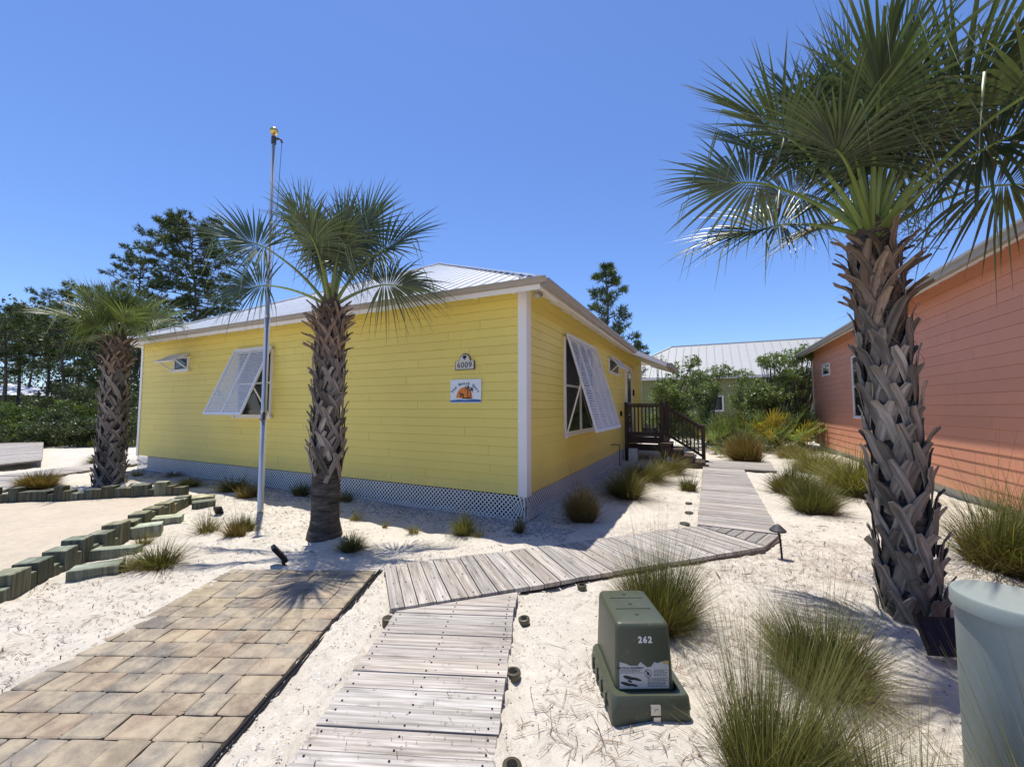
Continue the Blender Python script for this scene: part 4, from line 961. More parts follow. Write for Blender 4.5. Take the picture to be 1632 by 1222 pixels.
for z, w, d, r, yo in ((-0.03, .415, .49, .02, 0), (0.045, .402, .478, .02, 0), (0.062, .402, .478, .02, 0), (0.066, .412, .488, .025, 0), (0.118, .402, .478, .03, 0), (0.132, .385, .46, .03, 0), (0.130, .32, .43, .03, .02), (0.10, .30, .42, .03, .02)):
    pr = rrect(w, d, r); secs.append([(p, q + yo, z + (0.018 * math.cos(p / w * 3.1) if z < 0 else 0)) for p, q in pr])
loft(mb, secs); ub_b = mb.build('base_skirt', 'box_green', ub, True)
mb = MB(); secs = []
for z, w, d, r in ((0.10, .315, .43, .022), (0.42, .288, .402, .024), (0.436, .284, .398, .026), (0.446, .272, .386, .026), (0.450, .255, .37, .022), (0.451, .12, .2, .02)):
    yo = 0.03 + (0.015 * z / 0.45); secs.append([(p - 0.012, q + yo, z) for p, q in rrect(w, d, r)])
loft(mb, secs); lid = mb.build('cover', 'box_green', ub, True)
for o_ in (ub_b, lid):
    md = o_.modifiers.new('b', 'EDGE_SPLIT'); md.split_angle = R(40)
yf = lambda z: 0.03 + 0.015 * z / .45 - (0.43 - (0.43 - 0.40) * (z - .10) / .30) / 2
BF = lambda p, q, r: Vector((p - 0.012, yf(q) - r, q))
mb = MB(); text_mesh(mb, '262', 0.042, BF, 0.0022, 0.010, 0.368, bold=0.0018, spacing=1.25); mb.build('number', 'letter_white', ub)
mb = MB(); mb.prism([(-.135, .135), (.125, .135), (.130, .245), (.115, .262), (.09, .262), (.07, .255), (.055, .262), (.035, .238), (.015, .236), (-.02, .262), (-.035, .243), (-.075, .245), (-.10, .255), (-.13, .262)], 0.001, 0.0022, BF); stk = mb.build('sticker', 'sticker', ub)
mb = MB(); mb.prism([(.10, .250), (.13, .250), (.13, .268), (.102, .268)], 0.0022, 0.003, BF); mb.build('gold_tab', 'sticker_gold', stk)
mb = MB()
text_mesh(mb, 'ELECTRICAL EQUIPMENT', 0.0125, BF, 0.0030, -0.075, 0.233, bold=0.0004)
def bars(x0, x1, z, n, dz=0.0065, h=0.0022):
    for k in range(n):
        xa = x0 + random.uniform(0, .006); xb = x1 - random.uniform(0, .02); x = xa
        while x < xb:
            w = random.uniform(.006, .016); mb.prism([(x, z - k * dz), (min(x + w, xb), z - k * dz), (min(x + w, xb), z - k * dz + h), (x, z - k * dz + h)], 0.0026, 0.0030, BF); x += w + .003
bars(-.13, -.005, .222, 3); bars(.045, .125, .222, 5); bars(.01, .125, .184, 7)
for (cx_, cz_, rx, rz_) in ((-.085, .187, .03, .009), (-.045, .180, .028, .007), (-.10, .158, .03, .008), (-.06, .152, .022, .006), (-.08, .170, .012, .006)):
    mb.prism([(cx_ + rx * math.cos(a), cz_ + rz_ * math.sin(a) + .25 * -rx * math.cos(a)) for a in [2 * math.pi * k / 10 for k in range(10)]], 0.0026, 0.0029, BF)
rg = [(math.cos(2 * math.pi * k / 20), math.sin(2 * math.pi * k / 20)) for k in range(20)]
for k in range(20):
    (a, b), (c, d) = rg[k], rg[(k + 1) % 20]; mb.prism([(.018 + a * .019, .207 + b * .019), (.018 + c * .019, .207 + d * .019), (.018 + c * .0165, .207 + d * .0165), (.018 + a * .0165, .207 + b * .0165)], 0.0026, 0.003, BF)
mb.prism([(.004, .218), (.007, .221), (.032, .196), (.029, .193)], 0.0026, 0.003, BF); mb.prism([(.010, .205), (.018, .218), (.026, .206), (.018, .196)], 0.0026, 0.0029, BF)
mb.build('print', 'letter_black', stk)
mb = MB(); mb.box((0.015, -0.248, 0.075), (0.05, 0.012, 0.045)); mb.tube([(0.02, -0.258, 0.07), (0.02, -0.248, 0.07)], .012, 10); mb.box((0.02, -0.25, 0.03), (0.035, 0.012, 0.03)); mb.build('latch', 'steel', ub)
mb = MB()
for yy in (-.10, .02, .14): mb.tube([(-.012 , .04 + yy, .452), (-.012, .04 + yy, .455)], .011, 12); 
for yy in (-.04, .09): mb.box((-.012, .04 + yy, .4525), (.20, .003, .003))
mb.build('cap_screws', 'box_green', lid)
for k in range(4): mb = MB(); mb.box((-0.2075, -0.12 + 0.10 * k, 0.055), (0.012, 0.035, 0.07)); mb.build('side_rib', 'box_green', ub_b)

# pale pedestal at the right edge
pd = empty('utility_pedestal', (1.065, 2.33, 0), label='pale mint cylindrical utility pedestal at the right edge beside the palm', cat='pedestal')
mb = MB(); rp = 0.172
mb.tube([(0, 0, -0.05), (0, 0, 0.81)], rp - 0.006, 64); mb.build('body', 'pedestal_green', pd, True).modifiers.new('b', 'EDGE_SPLIT').split_angle = R(40)
mb = MB(); mb.tube([(0, 0, 0.79), (0, 0, 0.792), (0, 0, 0.842), (0, 0, 0.850), (0, 0, 0.853)], [rp - 0.002, rp + 0.006, rp + 0.006, rp + 0.001, rp - 0.012], 64); mb.build('cap', 'pedestal_green', pd, True).modifiers.new('b', 'EDGE_SPLIT').split_angle = R(40)

# bench-like table at the far left corner of the house
tb = empty('picnic_table', (-15.7, 9.6, 0), R(8), label='grey wooden picnic table standing left of the yellow house corner', cat='table')
mb = MB()
for k in range(5): mb.box((0, -0.3 + 0.15 * k, 0.74), (1.7, 0.14, 0.04), tone=.9)
mb.build('table_top', 'weathered_board', tb)
for sy in (-.7, .7):
    mb = MB(); mb.box((0, sy, 0.45), (1.7, 0.25, 0.04), tone=.8); mb.build('bench_seat', 'weathered_board', tb)
for sx in (-.6, .6):
    for sy in (-1, 1):
        mb = MB(); mb.bar((sx, sy * .2, .72), (sx, sy * .62, 0), .04, .09, tone=.6); mb.build('leg', 'weathered_board', tb)
    mb = MB(); mb.bar((sx, -.8, .42), (sx, .8, .42), .04, .09, tone=.6); mb.build('brace', 'weathered_board', tb)

# ---------------------------------------------------------------- palms
ZUP = np.array([0, 0, 1.0])
def frond_mesh(pet, L, nseg, base, a, s, n, fold, droop, rs, tone=1.0, span=132, seg_w=0.024, st=9):
    """costapalmate blade: origin base, axis a, side s, normal n"""
    phi = np.radians(np.linspace(-span, span, nseg)) + rs.normal(0, 0.02, nseg)
    u = np.abs(phi) / np.radians(span)
    costa = 0.32 * L
    along_c = costa * np.clip(1 - u * 1.05, 0, 1) ** 0.9
    # costa arcs downward
    org = base + a * along_c[:, None] - ZUP * (0.55 * along_c[:, None] ** 2 / max(L, .1)) 
    ang = phi * (0.55 + 0.45 * u)
    D = a[None] * np.cos(ang)[:, None] + s[None] * np.sin(ang)[:, None] + n[None] * (fold * np.abs(np.sin(ang)) + rs.normal(0, .05, nseg))[:, None]
    D = norm(D)
    Ls = L * (0.84 - 0.24 * u ** 1.5) * rs.uniform(0.85, 1.08, nseg)
    t = np.linspace(0, 1, st)[None, :]
    P = org[:, None] + D[:, None] * (Ls[:, None] * t)[..., None]
    dz = droop * rs.uniform(0.5, 1.5, nseg)[:, None] * Ls[:, None]
    P = P - ZUP * (dz * np.clip(t - 0.25, 0, 1) ** 1.8)[..., None]
    # broken tips
    br = (rs.random(nseg) < 0.17)[:, None]; k = np.clip(t - rs.uniform(0.5, 0.75, nseg)[:, None], 0, 1)
    P = P - ZUP * np.where(br, k * 1.5 * Ls[:, None] * 0.8, 0)[..., None] - D[:, None] * np.where(br, k * Ls[:, None] * 0.55, 0)[..., None]
    T = norm(np.gradient(P, axis=1))
    side = norm(np.cross(T, n[None, None] + 0 * T)); side = np.where(np.isfinite(side), side, s)
    W = seg_w * np.minimum(t * 3.2 + 0.12, 1) * np.clip((1 - t) * 1.45, 0.05, 1) ** 0.9 * np.ones((nseg, 1))
    nn = norm(np.cross(side, T))
    V3 = np.stack([P - side * W[..., None] + nn * (W * .5)[..., None], P, P + side * W[..., None] + nn * (W * .5)[..., None]], 2)
    V = V3.reshape(-1, 3)
    i = (np.arange(nseg)[:, None] * st + np.arange(st - 1)[None]).ravel() * 3
    F = np.concatenate([np.stack([i, i + 1, i + 4, i + 3], 1), np.stack([i + 1, i + 2, i + 5, i + 4], 1)])
    g = tone * rs.uniform(0.75, 1.3, nseg)[:, None] * np.ones((1, st)); tipc = np.clip((t - 0.72) * 3.2, 0, 1) * np.ones((nseg, 1))
    C = np.stack([g * (1 + 1.8 * tipc), g * (1 + 0.9 * tipc), g * (1 + 1.5 * tipc)], -1)
    C = C * np.where(br, 1.0 + 1.1 * np.clip(t * 2 - .5, 0, 1), 1.0)[..., None]  # bent segments lightened in colour to imitate sunlit highlights
    C = np.repeat(C[:, :, None], 3, 2).reshape(-1, 3)
    return V, F, C
def palm(loc, H, R0, R1, label, fronds, seed, boot0=0.0, crown_lean=(0, 0), mat='palm_leaf', tone=1.0, bootw=0.085, ring=6, dz=0.165, bulge=None, upper_messy=0.22):
    rs = np.random.default_rng(seed); rd = random.Random(seed)
    root = empty('palm_tree', (loc[0], loc[1], 0), label=label, cat='palm tree')
    ax_ = lambda z: Vector((crown_lean[0] * (z / H) ** 1.3, crown_lean[1] * (z / H) ** 1.3, z))
    rad = lambda z: (R0 + (R1 - R0) * (z / H)) * (1 + 0.22 * max(0, 1 - z / 0.35) ** 2)
    mb = MB(); zs = [-0.1 + k * (H + 0.1) / 36 for k in range(37)]
    mb.tube([ax_(max(z, 0.0)) if z > 0 else Vector((0, 0, z)) for z in zs], [rad(max(z, 0)) * rd.uniform(.96, 1.05) for z in zs], 22)
    mb.build('trunk', 'palm_bark', root, True)
    # boots
    mb = MB(); z = boot0; k = 0
    while z < H - 0.02:
        fz = z / H; up = fz > (1 - upper_messy)
        for j in range(ring):
            th = 2 * math.pi * (j + 0.5 * (k % 2)) / ring + rd.uniform(-.13, .13) + k * 0.05; c = ax_(z); z0 = z + rd.uniform(-.04, .04)
            sc = rd.uniform(.8, 1.15); w = bootw * sc * (1.0 if not up else .8)
            stub = (rd.uniform(.06, .13) if not up else rd.uniform(.14, .30)) * sc
            rise = rd.uniform(0.08, .13) if not up else rd.uniform(.06, .16)
            r = rad(min(z, H)); tone_ = rd.uniform(.45, 1.35) * (0.9 if not up else .72)
            tc = (tone_ * (1.0 if not up else 1.12), tone_ * (.98 if not up else .92), tone_ * (0.98 if not up else .8))
            def cyl(t_, zz, ro): return Vector((c.x + math.cos(t_) * (r + ro), c.y + math.sin(t_) * (r + ro), zz))
            dth = math.pi / ring * 1.18
            for sg in (-1, 1):
                if rd.random() < 0.10: continue
                path = []
                drop = dz * 2.0 * sc
                for q in range(6):
                    f = q / 5.0
                    path.append(cyl(th + sg * dth * f, z0 - drop * f, 0.040 * (1 - f) + 0.006 + (0.007 if sg > 0 else 0)))
                tip = cyl(th - sg * dth * rise / drop, z0 + rise, 0.040 + stub * .55)
                path = [tip, cyl(th - sg * dth * rise / drop * .5, z0 + rise * .5, 0.040 + stub * .22)] + path
                vs = []; fs = []; uvs = []
                L_ = 0; ls = []; tk = rd.uniform(.005, .008); jw = [rd.uniform(.82, 1.12) for _ in range(9)]
                for q, p in enumerate(path):
                    a_ = path[min(q + 1, len(path) - 1)] - path[max(q - 1, 0)]; a_.normalize()
                    rdl = Vector((math.cos(th), math.sin(th), 0)); rdl2 = (p - Vector((c.x, c.y, p.z))).normalized()
                    nn_ = (rdl2 - a_ * rdl2.dot(a_)).normalized(); sd = a_.cross(nn_)
                    ww = w * (rd.uniform(.16, .34) if q == 0 else 0.40 if q == 1 else .46) * (1 - 0.25 * max(0, q - 5) / 3) * jw[q]
                    pass
                    vs += [p - sd * ww - nn_ * tk * .3, p - sd * ww * .82 + nn_ * tk, p + sd * ww * .82 + nn_ * tk * rd.uniform(.3, 1.2), p + sd * ww - nn_ * tk * .3]
                    if q: L_ += (p - path[q - 1]).length
                    ls.append(L_)
                off = rd.random() * 50
                for q in range(len(path) - 1):
                    for e in range(3):
                        fs.append((q * 4 + e, q * 4 + e + 1, q * 4 + e + 5, q * 4 + e + 4)); uvs.append([(ls[q] + off, e * .03 + off), (ls[q] + off, e * .03 + .03 + off), (ls[q + 1] + off, e * .03 + .03 + off), (ls[q + 1] + off, e * .03 + off)])
                    fs.append((q * 4 + 3, q * 4, q * 4 + 4, q * 4 + 7)); uvs.append([(off, off)] * 4)
                fs.append((0, 3, 2, 1)); uvs.append([(off, off)] * 4)
                mb.add(vs, fs, uvs, tc)
        z += dz * (1 if not up else .62); k += 1
    mb.build('leaf_boots', 'trunk_boot', root)
    nf_ = 620; zf = H * (1 - upper_messy * 1.5 * rs.random(nf_) ** 1.3); tf = rs.uniform(0, 2 * np.pi, nf_); lf = rs.uniform(.06, .24, nf_); tt = np.linspace(0, 1, 4)[None]
    rr_ = np.array([rad(float(q)) for q in zf]); out_ = rs.uniform(.3, 1.0, nf_); upv = rs.uniform(-.9, .9, nf_); ro = rr_[:, None] + .01 + out_[:, None] * lf[:, None] * tt
    cx_ = np.array([ax_(float(q)).x for q in zf])[:, None]; cy2 = np.array([ax_(float(q)).y for q in zf])[:, None]; th_ = tf[:, None] + rs.normal(0, .8, nf_)[:, None] * tt
    PF_ = np.stack([cx_ + np.cos(th_) * ro, cy2 + np.sin(th_) * ro, zf[:, None] + upv[:, None] * lf[:, None] * tt - .25 * lf[:, None] * tt ** 2], -1)
    V, F = ribbons(PF_, np.stack([-np.sin(th_), np.cos(th_), 0 * th_], -1), rs.uniform(.0015, .006, nf_)[:, None] * (1.1 - tt)); gf = np.repeat(rs.uniform(.5, 1.8, nf_), 8)
    np_obj('fibre_fringe', V, F, np.stack([gf * 1.1, gf, gf * .85], 1), 'twig', root)
    top = np.array(ax_(H))
    # fibre and crown shaft
    mb = MB(); mb.tube([ax_(H - .12), ax_(H), ax_(H) + Vector((0, 0, .18)), ax_(H) + Vector((0, 0, .30))], [R1 * 1.05, R1 * 1.0, R1 * .62, .03], 14); mb.build('crown_shaft', 'fiber', root, True)
    for i, f in enumerate(fronds):
        az, el, pl, L, dr = f[:5]; twist = f[5] if len(f) > 5 else 0
        az_r = math.radians(az); e = math.radians(el); h = np.array([math.cos(az_r), math.sin(az_r), 0])
        d0 = h * math.cos(min(e + .45, 1.5)) + ZUP * math.sin(min(e + .45, 1.5)); d1 = h * math.cos(e) + ZUP * math.sin(e)
        p0 = top + h * R1 * .35 + ZUP * 0.0; n_p = 9; ts = np.linspace(0, 1, n_p); pts = [p0]
        for q in range(1, n_p):
            dd = norm(d0 * (1 - ts[q]) + d1 * ts[q]); pts.append(pts[-1] + dd * pl / (n_p - 1))
        a = norm(d1 - ZUP * .12); s = norm(np.cross(a, ZUP)) if abs(a[2]) < .97 else np.array([-h[1], h[0], 0]); n_ = norm(np.cross(s, a))
        ct, st_ = math.cos(twist), math.sin(twist); s2 = s * ct + n_ * st_; n2 = n_ * ct - s * st_
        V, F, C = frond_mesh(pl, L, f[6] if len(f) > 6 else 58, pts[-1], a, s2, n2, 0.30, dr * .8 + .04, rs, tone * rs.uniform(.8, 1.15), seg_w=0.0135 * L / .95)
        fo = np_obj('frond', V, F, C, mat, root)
        pm = MB(); pm.tube([Vector(p) for p in pts], [0.026 - 0.016 * q / (n_p - 1) for q in range(n_p)], 6, tone=rd.uniform(.7, 1.2))
        cpts = [Vector(pts[-1] + a * c_ - ZUP * (0.55 * c_ ** 2 / max(L, .1))) for c_ in np.linspace(0, .32 * L, 4)]
        pm.tube(cpts, [.010, .009, .007, .004], 5, tone=1.1)
        pm.build('petiole', 'palm_stem', fo)
    return root
def auto_fronds(n, seed, pl=(.55, .8), L=(.85, 1.05), el0=75, el1=-28, skew=1.0, az0=0):
    rs = random.Random(seed); out = []
    for k in range(n):
        t_ = (k + .5) / n; out.append((az0 + k * 137.5 + rs.uniform(-12, 12), el0 + (el1 - el0) * t_ ** skew + rs.uniform(-6, 6), rs.uniform(*pl), rs.uniform(*L), 0.08 + 0.24 * t_ + rs.uniform(-.05, .05), rs.choice([-1, 1]) * rs.uniform(.2, 1.35)))
    return out
# az in degrees: 26 = straight to the right of the picture, 206 = left, 116 = away, 296 = towards the camera
palm((1.37, 4.22), 3.02, 0.148, 0.114, 'tall palm on the right beside the pale pedestal, thick criss-cross trunk', auto_fronds(29, 3, (.60, .98), (.92, 1.14), 86, 10, 1.05, 40), 31, boot0=0.12, crown_lean=(-.11, .03), ring=6, dz=0.155, bootw=.085, tone=.72)
palm((-4.33, 3.56), 2.90, 0.172, 0.120, 'middle palm with wind-blown crown standing before the yellow wall', [
    (204, 64, 1.0, .92, .2, -1.2), (212, 32, 1.08, .92, .3, 1.2), (198, 8, .95, .85, .5, 1.3), (302, 38, .70, .88, .5, .1), (286, 70, .5, .85, .5, .3),
    (26, 64, .88, .95, .2, 1.2), (22, 40, .85, .95, .3, -1.2), (34, 16, .66, .85, .6, 1.3), (90, 68, .6, .85, .3, 0), (130, 74, .65, .9, .25, 0), (330, 50, .55, .8, .7, .3), (350, 74, .7, .9, .3, .8), (60, 80, .7, .9, .25, .9), (240, 62, .6, .85, .5, .5)],
    12, boot0=0.98, ring=6, dz=0.125, bootw=.068, tone=.8)
palm((-11.28, 3.95), 3.06, 0.20, 0.155, 'short stout palm at the left with light green crown behind the timbers', auto_fronds(19, 9, (.42, .62), (.76, .90), 86, 4, 1.1, 10), 8, boot0=0.1, ring=6, dz=0.14, bootw=.080, mat='palm_leaf_light', tone=.85)

# ---------------------------------------------------------------- grasses
def grass(loc, r, h, n, label, name='grass_clump', green=(0.9, 1.05, .75), dry=(1.35, .95, .7), dryf=.3, droop=.35, w=.0028, stalks=0, stalk_h=1.6, lean=(0, 0), spread=.9, seed=0, group='clumps of ornamental grass', top=1.0):
    rs = np.random.default_rng(seed + 100); st = 6
    def mk(n, h, w, droop, spread, hv, cg, basedark=.75):
        a = rs.uniform(0, 2 * np.pi, n); rr = np.sqrt(rs.random(n)); bx = np.cos(a) * rr * r * .62; by = np.sin(a) * rr * r * .62
        hh = h * rs.uniform(*hv, n) * (1 - .30 * rr ** 3) * (1 + .16 * np.sin(a * 2 + seed) + .12 * np.sin(a * 5 + seed * 2.3)); t = np.linspace(0, 1, st)[None]
        a2 = a + rs.normal(0, .5, n); out = spread * rr * r * rs.uniform(.6, 1.25, n)
        ox = out * np.cos(a2) + lean[0] * h * rs.uniform(.5, 1.3, n); oy = out * np.sin(a2) + lean[1] * h * rs.uniform(.5, 1.3, n)
        cv = droop * rs.uniform(.4, 1.5, n) * (.6 + .9 * rr ** 2)
        P = np.stack([bx[:, None] + ox[:, None] * (t ** 1.2) * (1 + cv[:, None] * t), by[:, None] + oy[:, None] * (t ** 1.2) * (1 + cv[:, None] * t),
                      -0.02 + hh[:, None] * (t - cv[:, None] * .42 * t ** 2.6)], -1)
        sa = rs.uniform(0, np.pi, n); S = np.stack([np.cos(sa), np.sin(sa), 0 * sa], -1)[:, None] * np.ones((1, st, 1))
        W = w * np.clip(1.25 - t, .12, 1) * rs.uniform(.7, 1.3, n)[:, None]
        V, F = ribbons(P, S, W)
        flop = rs.random(n) < .06; P[..., 2] *= np.where(flop, rs.uniform(.15, .5, n), 1)[:, None]; P[..., :2] *= np.where(flop, 1.5, 1)[:, None, None]; V, F = ribbons(P, S, W)
        isd = rs.random(n) < dryf + .55 * np.clip(rr - .62, 0, 1) / .38; c = np.where(isd[:, None], np.array(dry), np.array(cg)) * rs.uniform(.55, 1.35, n)[:, None]
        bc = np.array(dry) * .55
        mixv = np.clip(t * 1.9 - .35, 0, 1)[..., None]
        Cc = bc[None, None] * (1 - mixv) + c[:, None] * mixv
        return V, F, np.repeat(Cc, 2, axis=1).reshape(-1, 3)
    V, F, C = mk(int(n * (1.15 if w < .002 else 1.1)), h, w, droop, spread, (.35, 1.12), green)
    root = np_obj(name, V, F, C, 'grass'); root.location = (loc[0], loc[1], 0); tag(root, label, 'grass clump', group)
    if stalks:
        V, F, C = mk(stalks * 2, h * stalk_h, w * .75, droop * .7, spread * 1.35, (.5, 1.1), (1.45, 1.35, 1.05))
        np_obj('seed_stalks', V, F, C, 'grass', root)
    return root
G = [ # x, y, radius, height, blades, stalks, kind, label
 (-0.37, 3.22, .30, .54, 3000, 260, 'g', 'dense rounded grass clump right behind the green utility box'),
 (0.56, 3.02, .30, .42, 2600, 220, 'g', 'grass clump in the sand left of the tall right palm base'),
 (0.22, 2.08, .27, .40, 3000, 620, 'w', 'wispy tall grass clump right of the utility box at the bottom'),
 (0.55, 1.98, .24, .34, 1800, 240, 'w', 'wispy green grass clump at the bottom, left of the pale pedestal'),
 (0.98, 1.86, .28, .42, 650, 220, 'w', 'sparse long grass leaning over the pale pedestal at the corner'),
 (-1.66, 5.72, .26, .50, 1700, 30, 'd', 'brown dry grass clump against the side lattice near the house corner'),
 (-1.38, 7.50, .34, .55, 1700, 60, 'm', 'large drooping grass clump under the big side shutter'),
 (-1.30, 9.2, .40, .50, 1500, 60, 'm', 'trailing green grass clump in front of the porch block'),
 (-0.90, 10.6, .34, .48, 1100, 40, 'm', 'brownish grass clump beside the foot of the porch steps'),
 (-0.38, 8.50, .17, .30, 500, 20, 'g', 'small bright grass tuft left of the far boardwalk'),
 (1.42, 7.72, .36, .52, 2200, 40, 'g', 'round grass clump right of the boardwalk, nearest of the two domes'),
 (1.38, 9.15, .42, .50, 1700, 40, 'g', 'flat-topped grass clump just behind the nearest dome'),
 (2.45, 9.6, .60, .75, 2400, 120, 'y', 'broad feathery yellow-green grass against the pink wall'),
 (2.35, 12.2, .55, .70, 1500, 90, 'y', 'feathery grass further back along the pink wall'),
 (2.75, 5.85, .62, .82, 3400, 160, 'l', 'large leaning green grass behind the tall palm trunk and pedestal'),
 (3.25, 6.6, .5, .75, 1500, 120, 'y', 'dry feathery grass close to the pink wall right of the palm'),
 (0.98, 13.75, .50, .90, 2400, 30, 'd', 'tall rust-brown grass clump at the end of the boardwalk'),
 (2.3, 15.3, .45, .55, 900, 20, 'p', 'pale grey-green tuft between the palmettos and the pink corner'),
 (-4.99, 2.16, .19, .30, 700, 20, 'm', 'grey-green grass clump beside the loose timbers'),
 (-5.22, 2.00, .09, .18, 200, 10, 'y', 'small yellowish tuft between timber offcut and grass clump'),
 (-5.80, 3.00, .16, .28, 260, 20, 'p', 'sparse pale tuft between loose timbers and flagpole, left one'),
 (-5.45, 3.26, .13, .24, 500, 10, 'g', 'green tuft left of the flagpole shadow'),
 (-5.28, 3.06, .13, .28, 620, 10, 'd', 'brownish tuft touching the green one left of the flagpole shadow'),
 (-2.81, 4.38, .14, .32, 620, 20, 'y', 'green and rust tuft in front of the lattice below the name sign'),
 (-2.56, 4.33, .07, .18, 90, 0, 'p', 'tiny dry sprig just right of the green and rust tuft'),
 (-3.42, 4.15, .08, .16, 120, 0, 'p', 'tiny tuft in the sand midway between palm and lattice'),
 (-3.95, 4.20, .05, .14, 40, 0, 'p', 'single small sprig near the right of the middle palm'),
 (-4.55, 4.25, .09, .17, 130, 0, 'p', 'small pale tuft right behind the middle palm'),
 (-3.68, 3.38, .15, .20, 620, 0, 'g', 'low shaded grass tuft at the right foot of the middle palm'),
 (-2.24, 4.78, .09, .26, 160, 0, 'g', 'thin green sprig at the lattice by the house corner'),
 (-5.55, 4.95, .13, .26, 350, 0, 'g', 'dark tuft against the lattice right of the middle palm'),
 (-6.75, 5.02, .16, .26, 350, 0, 'g', 'dark tuft against the lattice between flagpole and middle palm'),
 (-8.1, 4.62, .22, .34, 800, 10, 'm', 'dark grass clump at the lattice left of the flagpole'),
 (-7.35, 4.42, .18, .30, 500, 10, 'd', 'brown dry clump close to the base of the flagpole'),
 (-9.55, 4.55, .22, .24, 500, 0, 'y', 'low golden grass at the lattice right of the left palm'),
 (-12.05, 3.15, .30, .34, 2200, 0, 'd', 'clipped round brown grass clump left of the stout palm'),
 (-15.9, 5.3, .22, .30, 500, 0, 'm', 'small dark clump beside the far left boardwalk'),
 (-11.1, 5.0, .15, .2, 250, 0, 'm', 'small dark tuft by the lattice at the left end of the house'),
 (-12.0, 4.7, .12, .25, 80, 0, 'p', 'thin dry stems left of the stout palm trunk'),
 (-5.98, 2.42, .10, .20, 160, 0, 'p', 'thin pale stems between the border and the bleached block'),
]
KK = {'g': dict(green=(.50, .60, .33), dry=(1.0, .76, .58), dryf=.3, droop=.28, spread=.70), 'w': dict(green=(.58, .66, .40), dry=(1.15, .92, .72), dryf=.4, droop=.25, spread=.62), 'd': dict(green=(1.25, .82, .62), dry=(1.1, .72, .56), dryf=.5, droop=.28, spread=.62),
      'm': dict(green=(.52, .60, .30), dry=(1.0, .74, .52), dryf=.45, droop=.6, spread=1.0), 'y': dict(green=(.95, .98, .55), dry=(1.4, 1.15, .8), dryf=.4, droop=.45, spread=.85), 'l': dict(green=(.44, .58, .26), dry=(.9, .65, .42), dryf=.3, droop=.55, spread=1.1, lean=(.45, -.1)), 'p': dict(green=(1.1, 1.0, .75), dryf=.4, droop=.4)}
for i, (x, y, r, h, n, stl, kd, lab) in enumerate(G):
    dist = math.hypot(x, y); w = 0.00145 if dist < 4 else 0.0027 if dist < 8 else 0.0045
    kw = dict(KK[kd]); kw.setdefault('lean', (rng.uniform(-.12, .12), rng.uniform(-.12, .12))); sh = 2.0 if kd == 'w' else 1.6
    grass((x, y), r, h, n, lab, w=w, stalks=stl, stalk_h=sh, seed=i, **kw)

# ---------------------------------------------------------------- trees & shrubs
def puff_cloud(centers, dirs, nn, ln, w, rs, tone, fan=0.9):
    """needle bunches"""
    m = len(centers); c = np.repeat(centers, nn, 0); d = np.repeat(dirs, nn, 0)
    v = norm(d + rs.normal(0, fan, (m * nn, 3))); L = ln * rs.uniform(.6, 1.15, m * nn)
    s = norm(np.cross(v, rs.normal(0, 1, (m * nn, 3))))
    V = np.stack([c - s * w * .5, c + s * w * .5, c + v * L[:, None] + s * w * .25, c + v * L[:, None] - s * w * .25], 1).reshape(-1, 3)
    F = np.arange(m * nn * 4).reshape(-1, 4)
    g = np.repeat(np.repeat(tone * rs.uniform(.6, 1.4, m), nn) * rs.uniform(.75, 1.25, m * nn), 4)
    C = np.stack([g * 1.0, g, g * .9], 1); return V, F, C
def pine(loc, H, cb, cr, label, seed, nb=26, puffs=16, ln=.30, w=.035, group='pines left of the yellow house', conical=False, nn=16, tone=1.0, tr=.16):
    rs = np.random.default_rng(seed); rd = random.Random(seed)
    root = empty('pine_tree', (loc[0], loc[1], 0), label=label, cat='pine tree', group=group)
    lean = Vector((rd.uniform(-.04, .04) * H, rd.uniform(-.04, .04) * H, 0))
    axp = lambda z: Vector((lean.x * (z / H) ** 2 + .12 * math.sin(z * .8 + seed), lean.y * (z / H) ** 2 + .1 * math.cos(z * .7 + seed), z))
    mb = MB(); mb.tube([axp(z) for z in np.linspace(-.1, H * .97, 14)], [tr * (1 - .85 * q / 13) + .012 for q in range(14)], 8); 
    cen = []; dr = []
    lm = MB()
    for k in range(nb):
        f = k / (nb - 1); z = cb + (H - cb) * (f ** .9) * .98; az = k * 2.4 + rd.uniform(-.5, .5)
        if conical: R_ = cr * (1 - f) ** .8 + .25; up = .35 + .5 * f
        else: R_ = cr * math.sqrt(max(.08, 1 - ((f - .45) / .68) ** 2)) * rd.uniform(.55, 1.08); up = .05 + .75 * f ** 1.5
        a = axp(z); h = Vector((math.cos(az), math.sin(az), 0)); pts = [a]
        for q in range(1, 6):
            pts.append(a + h * R_ * q / 5 + Vector((rd.uniform(-.12, .12), rd.uniform(-.12, .12), up * R_ * (q / 5) ** 1.3 * .7 + rd.uniform(-.08, .08))))
        lm.tube(pts, [tr * .34 * (1 - .8 * q / 5) for q in range(6)], 5)
        for _ in range(puffs):
            q = rd.choice([.5, .72, .78, .95, .98, 1.0]) - rd.uniform(0, .07); i = min(4, int(q * 5)); p = pts[i].lerp(pts[i + 1], q * 5 - i)
            offr = (0.22 + .22 * R_) * rd.uniform(.3, 1); o_ = Vector((rd.gauss(0, 1), rd.gauss(0, 1), abs(rd.gauss(0, .7)) * .8)).normalized() * offr
            e = p + o_ * .8; cen.append(e); dr.append((h * .5 + o_.normalized() * .5 + Vector((0, 0, .55))).normalized())
            if _ % 3 == 0: lm.tube([p, e], [.012, .006], 3, cap=False)
    trunk = mb.build('trunk', 'bark', root, True)
    lm.build('limbs', 'bark', trunk)
    V, F, C = puff_cloud(np.array([tuple(c) for c in cen]), np.array([tuple(c) for c in dr]), nn, ln, w, rs, tone)
    np_obj('crown', V, F, C, 'pine_needle', root); return root
